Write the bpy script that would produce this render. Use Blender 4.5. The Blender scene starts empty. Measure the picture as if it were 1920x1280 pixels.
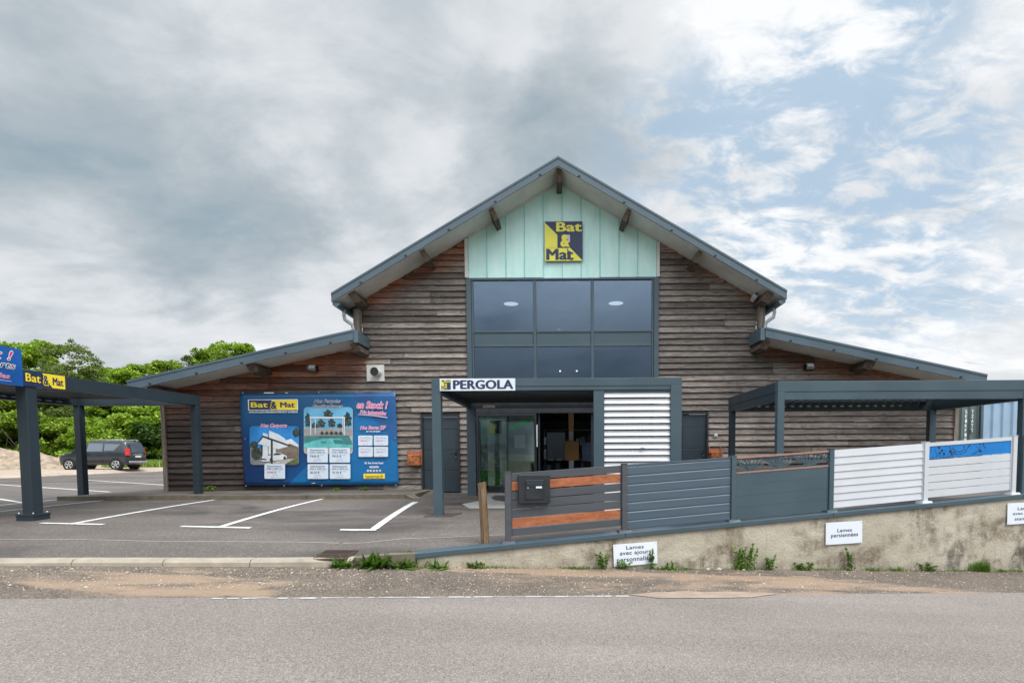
import bpy, math, random
import numpy as np
from mathutils import Vector, Matrix, noise as mnoise
random.seed(7)
S = bpy.context.scene
COL = S.collection
R_ = math.radians
# ---------------------------------------------------------------- camera
F, EYE, PITCH, ROLL = 1000.0, 1.06, R_(3.0), -0.006      # focal length in photo pixels (1920 wide), eye height above the shop floor
RC = Matrix.Rotation(math.pi / 2 - PITCH, 3, 'X') @ Matrix.Rotation(ROLL, 3, 'Z')
_l = RC.transposed() @ Vector((0, 1, 0))
PX = 1050 - _l.x / -_l.z * F
PY = 850 + _l.y / -_l.z * F
cam = bpy.data.cameras.new('camera')
cam.sensor_width = 36; cam.lens = F / 1920 * 36
cam.shift_x = (960 - PX) / 1920; cam.shift_y = (PY - 640) / 1920
cam.clip_end = 3000; cam.clip_start = 0.05
camo = bpy.data.objects.new('camera', cam); COL.objects.link(camo)
camo.matrix_world = Matrix.Translation((0, 0, EYE)) @ RC.to_4x4()
S.camera = camo
S.view_settings.view_transform = 'Standard'; S.view_settings.look = 'None'
S.view_settings.exposure = 0.12; S.view_settings.gamma = 1.0
S.cycles.max_bounces = 6; S.cycles.transparent_max_bounces = 16
S.cycles.sample_clamp_indirect = 4.0

def ray(px, py):
    return (RC @ Vector(((px - PX) / F, -(py - PY) / F, -1))).normalized()
def XZ(px, py, Y):
    d = ray(px, py); t = Y / d.y
    return t * d.x, EYE + t * d.z
def hitplane(px, py, O, N):
    d = ray(px, py); C = Vector((0, 0, EYE))
    return C + d * ((Vector(O) - C).dot(N) / d.dot(N))

# ---------------------------------------------------------------- node helpers
class NT:
    def __init__(s, nt): s.nt = nt
    def n(s, t, **k):
        x = s.nt.nodes.new(t)
        for a, b in k.items():
            if a.startswith('i_'):
                x.inputs[a[2:].replace('_', ' ')].default_value = b
            else: setattr(x, a, b)
        return x
    def l(s, a, b): s.nt.links.new(a, b)
    def val(s, v, sock):
        if isinstance(v, (int, float)): sock.default_value = v
        elif isinstance(v, (tuple, list)):
            sock.default_value = tuple(v) + ((1,) if len(v) == 3 and sock.type == 'RGBA' else ())
        else: s.l(v, sock)
    def math(s, op, a, b=0.0, c=None, clamp=False):
        x = s.n('ShaderNodeMath', operation=op, use_clamp=clamp)
        s.val(a, x.inputs[0]); s.val(b, x.inputs[1])
        if c is not None: s.val(c, x.inputs[2])
        return x.outputs[0]
    def mix(s, f, a, b, mode='MIX'):
        x = s.n('ShaderNodeMix', data_type='RGBA', blend_type=mode)
        s.val(f, x.inputs[0]); s.val(a, x.inputs[6]); s.val(b, x.inputs[7])
        return x.outputs[2]
    def mr(s, v, a, b, c=0.0, d=1.0, smooth=True):
        x = s.n('ShaderNodeMapRange', interpolation_type='SMOOTHSTEP' if smooth else 'LINEAR')
        s.val(v, x.inputs[0])
        for i, q in enumerate((a, b, c, d)): x.inputs[i + 1].default_value = q
        return x.outputs[0]
    def vec(s, src, scale=(1, 1, 1), rot=(0, 0, 0), loc=(0, 0, 0)):
        x = s.n('ShaderNodeMapping'); s.l(src, x.inputs[0])
        x.inputs['Scale'].default_value = scale; x.inputs['Rotation'].default_value = rot; x.inputs['Location'].default_value = loc
        return x.outputs[0]
    def noise(s, v, scale, detail=4, rough=.55, dist=0.0):
        x = s.n('ShaderNodeTexNoise'); s.l(v, x.inputs['Vector'])
        x.inputs['Scale'].default_value = scale; x.inputs['Detail'].default_value = detail
        x.inputs['Roughness'].default_value = rough; x.inputs['Distortion'].default_value = dist
        return x.outputs['Fac']
    def vor(s, v, scale, out='Color'):
        x = s.n('ShaderNodeTexVoronoi'); s.l(v, x.inputs['Vector']); x.inputs['Scale'].default_value = scale
        return x.outputs[out]
    def bump(s, h, strength, dist=0.01):
        x = s.n('ShaderNodeBump'); s.l(h, x.inputs['Height'])
        x.inputs['Strength'].default_value = strength; x.inputs['Distance'].default_value = dist
        return x.outputs[0]

# ---------------------------------------------------------------- world: overcast sky with breaks of blue on the right
SUN_EL, SUN_AZ = R_(57), R_(132)        # azimuth clockwise from +Y
W = bpy.data.worlds.new('World'); S.world = W; W.use_nodes = True
g = NT(W.node_tree); W.node_tree.nodes.clear()
sky = g.n('ShaderNodeTexSky', sky_type='NISHITA', sun_disc=False, sun_elevation=SUN_EL, sun_rotation=SUN_AZ)
blue = g.mix(1.0, sky.outputs[0], (.10, .10, .10), 'MULTIPLY')
blue = g.mix(.7, blue, (.48, .655, .82))
tc = g.n('ShaderNodeTexCoord').outputs['Generated']
sep = g.n('ShaderNodeSeparateXYZ'); g.l(tc, sep.inputs[0])
zc = g.math('ADD', g.math('MAXIMUM', sep.outputs[2], 0.0), .34)
cmb = g.n('ShaderNodeCombineXYZ')
g.l(g.math('DIVIDE', sep.outputs[0], zc), cmb.inputs[0]); g.l(g.math('DIVIDE', sep.outputs[1], zc), cmb.inputs[1])
Pc = cmb.outputs[0]
def blob(px, py, r0, r1):
    "soft patch of sky round a direction: 1 inside r0 degrees, 0 beyond r1"
    d = ray(px, py)
    x = g.n('ShaderNodeVectorMath', operation='DOT_PRODUCT')
    g.l(wd, x.inputs[0]); x.inputs[1].default_value = d
    return g.mr(x.outputs['Value'], math.cos(R_(r1)), math.cos(R_(r0)))
# directions bent by noise so that no patch of cloud has a plain round edge
def warp(amount, scale):
    t = g.n('ShaderNodeTexNoise'); g.l(Pc, t.inputs['Vector']); t.inputs['Scale'].default_value = scale; t.inputs['Detail'].default_value = 6; t.inputs['Roughness'].default_value = .6
    a = g.n('ShaderNodeVectorMath', operation='SUBTRACT'); g.l(t.outputs['Color'], a.inputs[0]); a.inputs[1].default_value = (.5, .5, .5)
    b = g.n('ShaderNodeVectorMath', operation='SCALE'); g.l(a.outputs[0], b.inputs[0]); b.inputs['Scale'].default_value = amount
    c = g.n('ShaderNodeVectorMath', operation='ADD'); g.l(tc, c.inputs[0]); g.l(b.outputs[0], c.inputs[1])
    nn = g.n('ShaderNodeVectorMath', operation='NORMALIZE'); g.l(c.outputs[0], nn.inputs[0]); return nn.outputs[0]
wd = warp(.42, 1.7)
Ps = g.vec(Pc, scale=(1.0, .55, 1), rot=(0, 0, R_(28)), loc=(1.3, .4, 0))
big = g.noise(Ps, 1.5, 6, .52, .5)
mid = g.noise(g.vec(Pc, scale=(.8, 1.3, 1), rot=(0, 0, R_(-20))), 3.2, 9, .58, .5)
puff = g.noise(g.vec(Pc, scale=(.8, 1.25, 1), rot=(0, 0, R_(24)), loc=(3.1, 1.7, 0)), 9.5, 10, .62, .35)
B = g.math('MULTIPLY_ADD', g.math('SUBTRACT', big, .5), .80, .66)
B = g.math('MULTIPLY_ADD', g.math('SUBTRACT', mid, .5), .85, B)
B = g.math('MULTIPLY_ADD', g.math('SUBTRACT', puff, .5), .26, B)
def addb(B, w, *a):
    return g.math('MULTIPLY_ADD', blob(*a), w, B)
for a in ((-.22, 40, 360, 2, 10), (-.26, 470, 490, 2, 10), (-.08, 230, 400, 5, 18), (-.07, 130, 90, 3, 15), (.12, 480, 170, 2, 9), (.08, 980, 20, 1, 11),
          (-.30, 1150, 190, 1, 10), (-.14, 980, 280, 1, 8), (.14, 800, 330, 1, 9), (.22, 540, 600, 1, 8), (.16, 60, 500, 1, 8), (.10, 300, 620, 1, 12), (.22, 1800, 420, 8, 30), (.20, 1400, 40, 2, 13), (.15, 1300, 200, 1, 8)):
    B = addb(B, a[0], *a[1:])
ramp = g.n('ShaderNodeValToRGB'); g.l(B, ramp.inputs[0])
e = ramp.color_ramp.elements
e[0].position = .06; e[0].color = (.24, .34, .41, 1)
e[1].position = 1.12 - .12; e[1].color = (.90, .915, .93, 1)
for p, c in ((.26, (.335, .415, .47, 1)), (.42, (.425, .48, .525, 1)), (.56, (.52, .57, .61, 1)), (.72, (.68, .71, .74, 1)), (.86, (.74, .765, .79, 1))):
    q = e.new(p); q.color = c
gapm = g.math('MAXIMUM', blob(1380, 340, 5, 15), blob(1560, 120, 3, 11))
gapm = g.math('MAXIMUM', gapm, blob(1560, 400, 5, 16))
gapn = g.math('ADD', g.math('MULTIPLY', puff, .72), g.math('MULTIPLY', mid, .28))
gap = g.math('MULTIPLY', gapm, g.mr(gapn, .43, .585, 1, 0))
clouds = ramp.outputs[0]
wn_ = g.noise(g.vec(Pc, scale=(.30, 1.3, 1), loc=(9, 4, 0)), 5.0, 8, .62, .3)
wisp = g.math('MULTIPLY', g.mr(wn_, .54, .66, 0, 1), g.math('MULTIPLY', blob(1800, 600, 6, 14), .65))
clouds = g.mix(wisp, clouds, (.43, .48, .53))
skyc = g.mix(g.math('MULTIPLY', gap, .86), clouds, blue)
lift = g.mr(sep.outputs[2], .63, .95, 1.0, 4.6)       # zenith and sunward half (behind the camera), out of view, brightened to light the scene
sunw = g.mr(sep.outputs[1], .30, -.60, 1.0, 3.1)
skyc = g.mix(1.0, skyc, g.math('MAXIMUM', lift, g.math('MULTIPLY_ADD', g.math('SUBTRACT', sunw, 1.0), g.mr(sep.outputs[2], .08, .55), 1.0)), 'MULTIPLY')
low = g.math('MULTIPLY', g.mr(sep.outputs[2], .0, .42, 1.0, 0.0), g.mr(sep.outputs[1], .25, -.25))     # added darkening of the unseen low sky behind the camera, deepens shade under roofs
skyc = g.mix(low, skyc, g.mix(1.0, skyc, (.30, .33, .36), 'MULTIPLY'))
bg = g.n('ShaderNodeBackground'); g.l(skyc, bg.inputs[0]); bg.inputs[1].default_value = 1.0
wo = g.n('ShaderNodeOutputWorld'); g.l(bg.outputs[0], wo.inputs[0])
# ---------------------------------------------------------------- sun behind thin cloud
sl = bpy.data.lights.new('sun', 'SUN'); sl.energy = 2.6; sl.angle = R_(24); sl.color = (1, .95, .88)
so = bpy.data.objects.new('sun', sl); COL.objects.link(so)
sd = Vector((math.sin(SUN_AZ) * math.cos(SUN_EL), math.cos(SUN_AZ) * math.cos(SUN_EL), math.sin(SUN_EL)))
so.rotation_euler = sd.to_track_quat('Z', 'Y').to_euler(); so.location = sd * 60

# ---------------------------------------------------------------- materials
def new_mat(name):
    m = bpy.data.materials.new(name); m.use_nodes = True
    nt = m.node_tree; nt.nodes.clear(); G = NT(nt)
    b = G.n('ShaderNodeBsdfPrincipled'); o = G.n('ShaderNodeOutputMaterial'); G.l(b.outputs[0], o.inputs[0])
    return m, G, b, o
def pmat(name, col, rough=.5, var=.12, scale=3.0, bump=0.0, bscale=40.0, metal=0.0, stretch=(1, 1, 1), spec=.5, dirt=0.0, dirtcol=(.12, .10, .08)):
    m, G, b, o = new_mat(name)
    tc = G.n('ShaderNodeTexCoord').outputs['Object']
    v = G.vec(tc, scale=stretch)
    n = G.noise(v, scale, 5, .6)
    c = G.mix(G.mr(n, .3, .7), tuple(x * (1 - var) for x in col), tuple(min(1, x * (1 + var)) for x in col))
    if dirt: c = G.mix(G.math('MULTIPLY', G.mr(G.noise(v, scale * .7, 6, .65, .4), .48, .75), dirt), c, dirtcol)
    G.val(c, b.inputs['Base Color'])
    G.val(G.mr(n, .25, .75, max(rough - .08, 0), min(rough + .08, 1)), b.inputs['Roughness'])
    b.inputs['Metallic'].default_value = metal
    b.inputs['Specular IOR Level'].default_value = spec
    if bump: G.l(G.bump(G.noise(v, bscale, 4, .6), bump), b.inputs['Normal'])
    return m
M = {}
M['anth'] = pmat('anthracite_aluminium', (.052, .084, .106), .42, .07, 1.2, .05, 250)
M['anth_dark'] = pmat('dark_and_shaded_anthracite', (.022, .036, .047), .42, .07, 1.2, .05, 250)  # dark paint, also shaded pergola and carport members with shade in the colour
M['fascia'] = pmat('grey_blue_roof_trim', (.075, .112, .142), .38, .10, 1.0, .05, 60, dirt=.25, dirtcol=(.07, .09, .10))
M['roof'] = pmat('grey_roof_sheet', (.10, .13, .15), .5, .1, 1.0)
M['soffit'] = pmat('pale_soffit_board', (.72, .71, .67), .7, .07, 1.5, .08, 30, dirt=.25, dirtcol=(.33, .30, .26))
M['white'] = pmat('white_lacquer', (.52, .54, .575), .38, .03, 2.0)
M['louvre'] = pmat('white_louvre', (.56, .57, .60), .4, .05, 2.0)
M['cream'] = pmat('cream_trim', (.60, .61, .58), .5, .08, 3.0, dirt=.3, dirtcol=(.3, .3, .26))
M['black'] = pmat('matt_black', (.008, .009, .011), .45, .2, 3)
M['black_box'] = pmat('charcoal_and_shaded_metal', (.018, .022, .027), .4, .1, 6)  # charcoal parts, also louvres, header and back beam darkened to stand for shade
M['steel'] = pmat('galvanised_steel', (.48, .49, .50), .35, .15, 8, metal=.7)
M['zinc'] = pmat('zinc_pipe', (.42, .43, .43), .4, .15, 6, metal=.4)
M['copper'] = pmat('aged_copper', (.55, .21, .09), .42, .45, 9, .3, 30, metal=.55, dirt=.5, dirtcol=(.10, .05, .03))
M['concrete'] = pmat('kerb_concrete', (.31, .27, .215), .85, .14, 4, .35, 60, dirt=.5, dirtcol=(.15, .13, .10))
M['concrete_old'] = pmat('mossy_kerb_concrete', (.135, .115, .085), .9, .2, 5, .4, 50, dirt=.7, dirtcol=(.07, .065, .04))
M['plinth'] = pmat('pale_concrete_plinth', (.42, .41, .36), .85, .12, 3, .25, 40, dirt=.4, dirtcol=(.2, .18, .13))
M['rust'] = pmat('rusty_iron', (.06, .036, .026), .8, .3, 20, .4, 60)
M['paint'] = pmat('road_paint', (.66, .66, .64), .7, .08, 16, .15, 120, dirt=.75, dirtcol=(.30, .28, .26))
M['orange'] = None
M['tyre'] = pmat('rubber', (.012, .012, .013), .8, .1, 8)
M['rim'] = pmat('alloy_rim', (.55, .56, .58), .3, .1, 8, metal=.7)
M['carbody'] = pmat('dark_grey_car_paint', (.026, .032, .040), .14, .05, 2, spec=.7)
M['red'] = pmat('red_lens', (.65, .02, .02), .25, .1, 8)
M['navy'] = pmat('navy_print', (.016, .030, .085), .5, .06, 4)
M['yellow'] = pmat('yellow_print', (.86, .66, .03), .5, .04, 4)
M['yellow_old'] = pmat('faded_yellow_print', (.72, .66, .08), .5, .05, 4)
M['magenta'] = pmat('magenta_print', (.66, .04, .20), .5, .05, 4)
M['printwhite'] = pmat('white_print', (.78, .80, .83), .5, .02, 4)
M['card'] = pmat('price_card_print', (.60, .68, .78), .5, .03, 4)
M['inkgrey'] = pmat('dark_ink', (.05, .06, .09), .5, .05, 4)
M['signw'] = pmat('white_sign_sheet', (.68, .73, .80), .35, .03, 2)
M['lilac'] = pmat('lilac_print', (.50, .47, .62), .5, .04, 4)
M['dark_in'] = pmat('dark_interior', (.035, .037, .040), .7, .2, 2)
M['int_wall'] = pmat('interior_wall', (.32, .33, .34), .7, .1, 2)
M['int_floor'] = pmat('interior_floor', (.12, .11, .10), .4, .1, 2)
M['osb'] = pmat('chip_board', (.42, .22, .08), .7, .35, 30)
M['pallet'] = pmat('pale_board', (.5, .55, .6), .6, .1, 4)
M['trunk'] = pmat('bark', (.10, .08, .06), .9, .3, 6, .4, 20)
M['moundm'] = pmat('gravel_heap', (.27, .21, .155), .95, .35, 2.5, .9, 9, dirt=.5, dirtcol=(.2, .16, .12))
M['numplate'] = pmat('number_plate', (.7, .7, .68), .4, .03, 4)
M['container_g'] = pmat('green_container_paint', (.115, .155, .15), .55, .12, 1.5, dirt=.3, dirtcol=(.10, .10, .09))
M['container_b'] = pmat('pale_blue_container_paint', (.30, .42, .55), .55, .06, 1.5, dirt=.25, dirtcol=(.2, .22, .24))
M['sliplate'] = pmat('dark_base_plate', (.055, .045, .045), .7, .25, 12, .4, 60)
M['pale_patch'] = pmat('pale_concrete_patch', (.36, .35, .33), .8, .1, 5, .2, 80)
M['pebble'] = pmat('pale_stone', (.40, .345, .28), .9, .25, 30)
M['bluepanel'] = pmat('bright_blue_panel', (.008, .17, .50), .35, .05, 2)
M['hole'] = pmat('cut_hole_shadow', (.015, .02, .028), .8, .1, 2)
M['salmon'] = pmat('oak_look_rail', (.30, .175, .135), .5, .15, 8, stretch=(1, 8, 8))

def wood_mat(name, c0, c1, grain=(2, 30, 30), attr=False, rough=.75, sc=1.0, bump=.5):
    m, G, b, o = new_mat(name)
    tc = G.n('ShaderNodeTexCoord').outputs['Object']
    v = G.vec(tc, scale=grain)
    if attr:
        at = G.n('ShaderNodeVertexColor', layer_name='Col')
        s3 = G.n('ShaderNodeSeparateColor'); G.l(at.outputs[0], s3.inputs[0])
        off = G.n('ShaderNodeCombineXYZ'); G.l(G.math('MULTIPLY', s3.outputs[0], 37.0), off.inputs[0]); G.l(G.math('MULTIPLY', s3.outputs[0], 91.0), off.inputs[1])
        av = G.n('ShaderNodeVectorMath', operation='ADD'); G.l(v, av.inputs[0]); G.l(off.outputs[0], av.inputs[1]); v = av.outputs[0]
    n = G.noise(v, sc, 8, .68, 1.2)
    fine = G.noise(v, sc * 5, 4, .6, .3)
    c = G.mix(G.mr(n, .33, .66), c0, c1)
    if attr:
        c = G.mix(G.mr(fine, .35, .7, .0, .35), c, (.035, .028, .026))
        # weathered, sheltered (red) and tarry boards
        warm = G.mix(G.mr(n, .3, .7), (.14, .038, .014), (.40, .125, .05))
        wf = G.math('MULTIPLY', s3.outputs[1], G.mr(G.noise(tc, 1.3, 5, .6), .25, .6, .35, .9), clamp=True)
        c = G.mix(wf, c, warm)
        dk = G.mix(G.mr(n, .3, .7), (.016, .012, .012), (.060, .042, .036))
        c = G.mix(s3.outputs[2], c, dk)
        t = G.math('MULTIPLY_ADD', s3.outputs[0], 1.0, .60)
        c = G.mix(1.0, c, t, 'MULTIPLY')
        ln_ = G.noise(G.vec(tc, scale=(.8, 60, 60)), 1.0, 3, .6)
        c = G.mix(G.mr(ln_, .52, .70, 0, .55), c, (.045, .036, .032))
        # knots
        kv = G.n('ShaderNodeTexVoronoi'); G.l(G.vec(tc, scale=(1.6, 1, 6.2)), kv.inputs['Vector']); kv.inputs['Scale'].default_value = 1.0
        c = G.mix(G.mr(kv.outputs['Distance'], .045, .10, .85, 0), c, (.02, .014, .012))
    else:
        c = G.mix(G.mr(fine, .45, .75, 0, .5), c, tuple(x * .45 for x in c0))
    G.val(c, b.inputs['Base Color']); b.inputs['Roughness'].default_value = rough
    b.inputs['Specular IOR Level'].default_value = .3
    G.l(G.bump(n, bump, .012), b.inputs['Normal'])
    return m
M['clad'] = wood_mat('weathered_larch', (.105, .084, .074), (.30, .262, .235), attr=True, grain=(2.6, 30, 30))
M['purlin'] = wood_mat('weathered_beam', (.060, .045, .036), (.17, .13, .10), grain=(14, 1.2, 14))
M['postw'] = wood_mat('weathered_upright', (.13, .10, .08), (.30, .25, .21), grain=(18, 18, 1.2))
M['post_round'] = wood_mat('split_timber', (.075, .048, .028), (.30, .205, .12), grain=(22, 22, 1.5), bump=.9)
M['orange'] = wood_mat('orange_wood_slat', (.27, .085, .040), (.43, .16, .075), grain=(1.5, 20, 20), rough=.45, bump=.1)

def glass_mat(name, tint, refl, rough=.0, rc=(.75, .85, .95)):
    m, G, b, o = new_mat(name); G.nt.nodes.remove(b)
    t = G.n('ShaderNodeBsdfTransparent'); t.inputs[0].default_value = tint + (1,)
    gl = G.n('ShaderNodeBsdfGlossy'); gl.inputs['Roughness'].default_value = rough; gl.inputs['Color'].default_value = rc + (1,)
    lw = G.n('ShaderNodeFresnel'); lw.inputs[0].default_value = 1.5
    f = G.math('ADD', lw.outputs[0], refl, clamp=True)
    tc = G.n('ShaderNodeTexCoord').outputs['Object']
    mx = G.n('ShaderNodeMixShader'); G.l(f, mx.inputs[0]); G.l(t.outputs[0], mx.inputs[1]); G.l(gl.outputs[0], mx.inputs[2])
    G.l(mx.outputs[0], o.inputs[0]); return m
M['glass'] = glass_mat('tinted_window_glass', (.55, .62, .68), .15, rc=(.60, .77, .98))
M['glass_clear'] = glass_mat('clear_door_glass', (.90, .95, .93), .03)
M['carglass'] = glass_mat('car_glass', (.05, .06, .06), .13)
def emis(name, col, s):
    m, G, b, o = new_mat(name); G.nt.nodes.remove(b)
    e = G.n('ShaderNodeEmission'); e.inputs[0].default_value = col + (1,); e.inputs[1].default_value = s
    G.l(e.outputs[0], o.inputs[0]); return m
M['lamp'] = emis('lit_lamp', (1, .97, .9), 1.6)
M['spot'] = emis('lit_spot', (1, .98, .95), 6)

def poly_mat():
    m, G, b, o = new_mat('mint_polycarbonate')
    tc = G.n('ShaderNodeTexCoord').outputs['Object']
    n = G.noise(G.vec(tc, scale=(2.5, 1, .5)), 1.3, 5, .6, .3)
    c = G.mix(G.mr(n, .3, .7), (.47, .72, .69), (.58, .82, .79))
    wv = G.noise(G.vec(tc, scale=(60, 1, .6)), 1, 2)
    c = G.mix(G.mr(wv, .4, .7, 0, .10), c, (.34, .58, .55))
    G.val(c, b.inputs['Base Color']); b.inputs['Roughness'].default_value = .35
    return m
M['poly'] = poly_mat()

def asphalt(name, c0, c1, speck=(.45, .43, .40), rough=.85, wet=0.0, big=.35, chip=170, amount=.35, tan=0.0):
    m, G, b, o = new_mat(name)
    tc = G.n('ShaderNodeTexCoord').outputs['Object']
    n = G.noise(tc, big, 5, .55, .3)
    c = G.mix(G.mr(n, .32, .68), c0, c1)
    tr = G.noise(G.vec(tc, scale=(.12, 1.3, 1), rot=(0, 0, R_(-9))), .9, 4, .5)
    c = G.mix(G.mr(tr, .4, .7, 0, .6), c, tuple(x * .78 for x in c0))
    cell = G.vor(tc, chip)
    sc = G.n('ShaderNodeSeparateColor'); G.l(cell, sc.inputs[0])
    c = G.mix(G.mr(sc.outputs[0], .55, 1.0, 0, amount), c, speck)
    c = G.mix(G.mr(sc.outputs[1], .62, 1.0, 0, amount * 1.3), c, tuple(x * .35 for x in c0))
    fn = G.noise(tc, chip * .55, 3, .7)
    c = G.mix(G.mr(fn, .35, .65, .30, 0), c, tuple(x * .5 for x in c0))
    r = rough
    if tan:
        tn = G.noise(G.vec(tc, scale=(.35, 1, 1), loc=(.38, .04, 0)), .9, 6, .65, .4)
        c = G.mix(G.mr(tn, .50, .60, 0, tan), c, (.29, .205, .14))
    if wet:
        wn = G.noise(G.vec(tc, scale=(.6, 1.4, 1)), .42, 5, .6, .6)
        w = G.mr(wn, .46, .64)
        c = G.mix(G.math('MULTIPLY', w, .62), c, tuple(x * .36 for x in c0))
        r = G.mr(wn, .46, .66, rough, rough - wet)
    G.val(c, b.inputs['Base Color']); G.val(r, b.inputs['Roughness'])
    b.inputs['Specular IOR Level'].default_value = .4
    hb = G.math('ADD', G.math('MULTIPLY', sc.outputs[2], .5), G.noise(tc, chip * .4, 3, .6))
    G.l(G.bump(hb, .45, .006), b.inputs['Normal'])
    return m
M['road'] = asphalt('worn_chipseal', (.176, .152, .137), (.236, .207, .190), speck=(.42, .38, .34), chip=120, amount=.55)
M['lot'] = asphalt('car_park_asphalt', (.095, .080, .071), (.145, .124, .112), speck=(.42, .39, .36), wet=.42, chip=80, amount=.30)
M['verge'] = asphalt('gravelly_verge', (.085, .067, .054), (.150, .118, .092), speck=(.38, .32, .26), chip=75, amount=.5, big=1.5, tan=.75)
M['yard'] = asphalt('crushed_stone', (.34, .265, .20), (.46, .37, .29), speck=(.6, .55, .5), chip=20, amount=.3)
M['sand'] = pmat('tan_sand', (.265, .205, .160), .95, .12, 6, .4, 90)
M['earth'] = pmat('earth', (.09, .10, .05), .95, .3, .4, .4, 5)
M['seam'] = pmat('pale_asphalt_seam', (.27, .25, .235), .9, .12, 30)
M['wornpaint'] = pmat('worn_edge_line', (.38, .375, .365), .8, .15, 14, .2, 100)
def leaf_mat(name, c0, c1, c2):
    m, G, b, o = new_mat(name)
    at = G.n('ShaderNodeVertexColor', layer_name='Col')
    s3 = G.n('ShaderNodeSeparateColor'); G.l(at.outputs[0], s3.inputs[0])
    oi = G.n('ShaderNodeObjectInfo')
    c = G.mix(s3.outputs[0], c0, c1)
    c = G.mix(G.math('MULTIPLY', s3.outputs[1], 1.0), c, c2)
    t = G.math('MULTIPLY_ADD', oi.outputs['Random'], .5, .75)
    c = G.mix(1.0, c, t, 'MULTIPLY')
    G.val(c, b.inputs['Base Color']); b.inputs['Roughness'].default_value = .55
    b.inputs['Specular IOR Level'].default_value = .25
    tr = G.n('ShaderNodeBsdfTranslucent'); G.val(G.mix(1.0, c, (1.15, 1.3, .6), 'MULTIPLY'), tr.inputs[0])
    mx = G.n('ShaderNodeMixShader'); mx.inputs[0].default_value = .33
    G.l(b.outputs[0], mx.inputs[1]); G.l(tr.outputs[0], mx.inputs[2]); G.l(mx.outputs[0], o.inputs[0])
    return m
M['leaf'] = leaf_mat('maple_leaves', (.095, .165, .016), (.26, .38, .034), (.44, .53, .08))
M['leaf_olive'] = leaf_mat('ash_leaves', (.09, .125, .035), (.19, .24, .075), (.30, .34, .13))
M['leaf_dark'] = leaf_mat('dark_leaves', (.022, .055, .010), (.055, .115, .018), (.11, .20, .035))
M['weed'] = leaf_mat('weed_leaves', (.055, .12, .018), (.13, .24, .035), (.28, .34, .10))
M['grass'] = leaf_mat('grass_blades', (.10, .18, .03), (.20, .30, .05), (.36, .40, .14))

def stucco():
    m, G, b, o = new_mat('stained_roughcast')
    tc = G.n('ShaderNodeTexCoord').outputs['Object']
    n = G.noise(tc, 1.1, 6, .65, .4)
    c = G.mix(G.mr(n, .3, .7), (.355, .315, .245), (.52, .475, .39))
    at = G.n('ShaderNodeVertexColor', layer_name='Col'); s3 = G.n('ShaderNodeSeparateColor'); G.l(at.outputs[0], s3.inputs[0])
    fn = G.noise(tc, 7, 5, .7, .3)
    dr_ = G.noise(G.vec(tc, scale=(9, 1, .9)), 1.0, 6, .7, .2)
    st = G.math('MULTIPLY', s3.outputs[0], G.math('MULTIPLY', G.mr(fn, .36, .60, .15, 1.0), G.mr(dr_, .35, .6, .5, 1.1)), clamp=True)
    c = G.mix(G.mr(dr_, .56, .74, 0, .35), c, (.24, .20, .145))
    c = G.mix(st, c, (.16, .125, .085))
    st2 = G.math('MULTIPLY', s3.outputs[1], G.mr(fn, .35, .6, .3, 1.0), clamp=True)
    c = G.mix(st2, c, (.055, .05, .042))
    c = G.mix(G.mr(G.noise(tc, 28, 3, .6), .58, .75, 0, .45), c, (.26, .21, .15))
    G.val(c, b.inputs['Base Color']); b.inputs['Roughness'].default_value = .9
    G.l(G.bump(G.noise(tc, 26, 5, .75), .9, .022), b.inputs['Normal'])
    return m
M['stucco'] = stucco()
def banner_mat(name='blue_banner_print'):
    m, G, b, o = new_mat(name)
    tc = G.n('ShaderNodeTexCoord').outputs['Object']
    sp = G.n('ShaderNodeSeparateXYZ'); G.l(tc, sp.inputs[0])
    # printed artwork: dark navy lower left and top right, brighter blue bottom right and left edge
    u = G.math('MULTIPLY', sp.outputs[0], 1 / 4.2); v = G.math('MULTIPLY', sp.outputs[2], 1 / 2.55)
    d1 = G.mr(G.math('ADD', u, G.math('MULTIPLY', v, -.35)), .0, .55)
    c = G.mix(d1, (.003, .030, .115), (.004, .085, .26))
    c = G.mix(G.mr(v, .35, 1.0, 0, .75), c, (.004, .11, .26))
    tri = G.math('GREATER_THAN', G.math('SUBTRACT', G.math('MULTIPLY', u, 1.0), G.math('MULTIPLY', v, .62)), .28)
    c = G.mix(G.math('MULTIPLY', tri, .55), c, (.004, .17, .42))
    c = G.mix(G.math('MULTIPLY', G.math('GREATER_THAN', G.math('ADD', u, G.math('MULTIPLY', v, .55)), 1.24), .55), c, (.025, .06, .21))
    G.val(c, b.inputs['Base Color']); b.inputs['Roughness'].default_value = .38
    G.l(G.bump(G.noise(G.vec(tc, scale=(.6, 1, 1.6)), 1.6, 3, .5), .35, .05), b.inputs['Normal'])
    return m
M['banner'] = banner_mat()

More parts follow.
